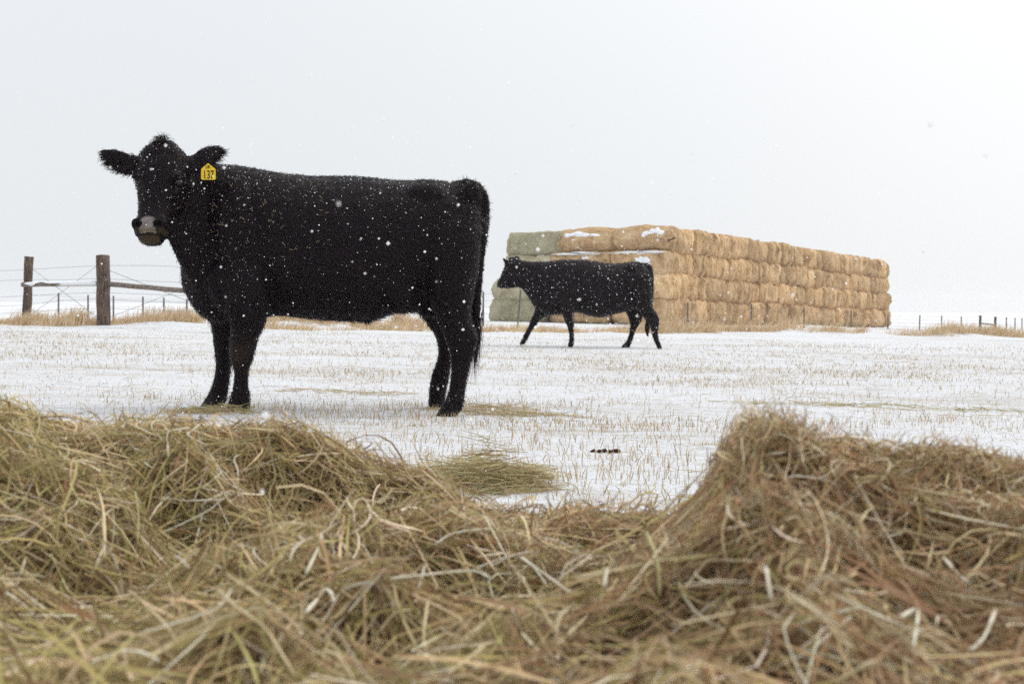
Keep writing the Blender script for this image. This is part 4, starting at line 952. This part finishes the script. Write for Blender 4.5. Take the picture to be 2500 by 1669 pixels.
def stubble():
    n = 150000
    Y = np.exp(RNG.uniform(math.log(2.9), math.log(30), n)); u = RNG.uniform(-120, 2620, n); x = (u - 1250) / F * Y
    sp = .19; ys = Y - .03 * x; rowi = np.round(ys / sp); Y2 = rowi * sp + .03 * x + RNG.normal(0, .035, n)
    x = x + RNG.normal(0, .01, n)
    patch = fbm(x * .55 + 3, Y2 * .9, 61, 3) + .28 * fbm(x * 2.2, rowi * 3.7, 66, 2)
    ok = (RNG.random(n) < sstep(.58, .95, patch) * np.where(Y2 < 7, .22, 1.0) * RNG.random(n) + np.where(Y2 < 7, .018, .05)) & (Y2 < edge_y(x) - .4) & (Y2 > 2.8)
    x, Y2 = x[ok], Y2[ok]; m = len(x)
    h = RNG.uniform(.015, .055, m) * np.where(Y2 < 6.5, 1.25, 1); pal = np.array([[.52, .40, .22], [.60, .49, .30], [.44, .31, .18], [.38, .30, .25]])[RNG.choice(4, m, p=[.4, .3, .2, .1])] * RNG.uniform(.75, 1.15, (m, 1))
    blades('stubble', x, Y2, h, RNG.uniform(.0011, .0020, m) * np.clip(Y2 / 9, 1, 2.0), np.abs(RNG.normal(0, .28, m)), pal, 'golden cut stubble standing in rows through the snow', 'stubble')
    m = 3200; Y = np.sqrt(RNG.uniform(9, 22 ** 2, m)); x = RNG.uniform(-.38, .38, m) * Y; th = RNG.normal(.05, .5, m); L = RNG.uniform(.05, .22, m)
    P = np.stack([np.stack([x + np.cos(th) * L * t, Y + np.sin(th) * L * t, ground(x + np.cos(th) * L * t, Y + np.sin(th) * L * t) + .006 + .015 * t * (1 - t) * 4 * RNG.random(m)], 1) for t in (0, .5, 1)], 1)
    v, f, C = ribbons(P, RNG.uniform(.0009, .0017, m)[:, None] * np.array([1, 1, .6]), np.tile([0, -.4, .9], (m, 1)) + RNG.normal(0, .3, (m, 3)), np.array([.50, .38, .22])[None] * RNG.uniform(.6, 1.2, (m, 1)))
    o = link('fallen_straw', np_mesh('fallen_straw', v, f, C), M_STRAW); tag(o, 'loose straws lying flat on the snow among the stubble', 'straw', kind='stuff')
stubble()
def dry_grass():
    xs = []; ys = []; hs = []; ld = []
    def tuft(x, y, r, h, n, lean):
        xs.append(RNG.normal(x, r, n)); ys.append(RNG.normal(y, r * .6, n)); hs.append(h * RNG.uniform(.2, 1.1, n) ** .8); ld.append(np.full(n, lean))
    rng = random.Random(12)
    for i in range(420):
        x = rng.uniform(-13, 24); k = float(fbm(np.array([x * .45]), np.array([1.0]), 71, 2)[0])
        if rng.random() > (1.7 * k - .5 if x < 1 else 1.6 * k): continue
        y = edge_y(x) + 1.6 * float(fbm(np.array([x * .7]), np.array([4.0]), 75, 2)[0]) - .6 + rng.uniform(-.1, 2.6) * rng.random()
        tuft(x, y, rng.uniform(.12, .34), rng.uniform(.16, .36) * (1.1 if x > 3 else .62), rng.randint(60, 150), rng.uniform(-.5, .5))
    for u, v, h in ((370, 800, .50), (395, 800, .55), (420, 800, .5), (445, 800, .48), (462, 800, .45), (150, 800, .40), (170, 798, .46), (185, 800, .40), (70, 790, .36), (50, 792, .32), (90, 788, .38), (20, 795, .25), (330, 802, .3),
                    (700, 808, .34), (760, 808, .36), (820, 808, .4), (880, 810, .38), (930, 810, .42), (970, 810, .46), (1000, 810, .44), (1015, 810, .4), (660, 806, .35)):
        Y = 29.9 + (u - 250) * .0035 + rng.uniform(-.5, 1.6); x = (u - 1250) / F * Y; tuft(x, Y, rng.uniform(.12, .26), h * rng.uniform(.7, 1.05), rng.randint(140, 260), rng.uniform(-.3, .9))
    x = np.concatenate(xs); y = np.concatenate(ys); h = np.concatenate(hs); n = len(x)
    pal = np.array([[.62, .45, .26], [.70, .54, .34], [.50, .33, .18], [.76, .66, .50]])[RNG.choice(4, n, p=[.4, .3, .15, .15])] * RNG.uniform(.8, 1.15, (n, 1))
    blades('dry_grass', x, y, h, RNG.uniform(.003, .006, n), np.abs(RNG.normal(.35, .3, n)), pal, 'tan dry grass tufts along the snowy edge of the field', 'grass', leandir=np.concatenate(ld))
dry_grass()

# ------------------------------------------------------------------ falling snow
def falling_snow():
    n = 15000; Y = (RNG.uniform(1.3 ** 3, 21.5 ** 3, n)) ** (1 / 3); u = RNG.uniform(-100, 2600, n); v = RNG.uniform(-60, 1350, n)
    m = 420; Y = np.concatenate([Y, RNG.uniform(2.2, 7.0, m)]); u = np.concatenate([u, RNG.uniform(250, 2300, m)]); v = np.concatenate([v, RNG.uniform(300, 1000, m)]); n += m
    c = np.stack([(u - 1250) / F * Y, Y, CZ - (v - H0) / F * Y], 1)
    ok = c[:, 2] > np.maximum(ground(c[:, 0], c[:, 1]), np.where(Y < 3.4, mound(c[:, 0], c[:, 1]) + .05, -9)) + .05; c = c[ok]; n = len(c)
    r = RNG.uniform(.0011, .0026, n) * np.where(RNG.random(n) < .1, 1.5, 1) * np.where((c[:, 1] < 6) & (RNG.random(n) < .3), 1.7, 1)
    o = np.array([[1, 0, 0], [-1, 0, 0], [0, 1, 0], [0, -1, 0], [0, 0, 1], [0, 0, -1]], float)
    V = (c[:, None] + o[None] * r[:, None, None] * RNG.uniform(.7, 1.2, (n, 6, 1))).reshape(-1, 3)
    f = np.array([[0, 2, 4], [2, 1, 4], [1, 3, 4], [3, 0, 4], [2, 0, 5], [1, 2, 5], [3, 1, 5], [0, 3, 5]])
    me = np_mesh('falling_snow', V, (np.arange(n)[:, None, None] * 6 + f[None]).reshape(-1, 3))
    ob = link('falling_snow', me, M_FLAKE); tag(ob, 'small white snowflakes drifting through the air', 'snow', kind='stuff')
falling_snow()

# ------------------------------------------------------------------ air thick with snow
def haze():
    x0, x1, y0, y1, z0, z1 = -430, 430, -65, 770, -5.5, 6.0
    V = [(x, y, z) for z in (z0, z1) for y in (y0, y1) for x in (x0, x1)]
    me = bpy.data.meshes.new('haze'); me.from_pydata(V, [], [(0, 2, 3, 1), (4, 5, 7, 6), (0, 1, 5, 4), (2, 6, 7, 3), (0, 4, 6, 2), (1, 3, 7, 5)])
    m = bpy.data.materials.new('haze'); m.use_nodes = True; t = m.node_tree; t.nodes.clear()
    o_ = t.nodes.new('ShaderNodeOutputMaterial'); v = t.nodes.new('ShaderNodeVolumePrincipled')
    v.inputs['Color'].default_value = (.97, .98, 1, 1); v.inputs['Density'].default_value = 0.0004; v.inputs['Anisotropy'].default_value = 0.2
    t.links.new(v.outputs[0], o_.inputs['Volume'])
    ob = link('haze', me, m); tag(ob, 'pale snow-filled air over the whole field', 'haze', kind='stuff')
haze()
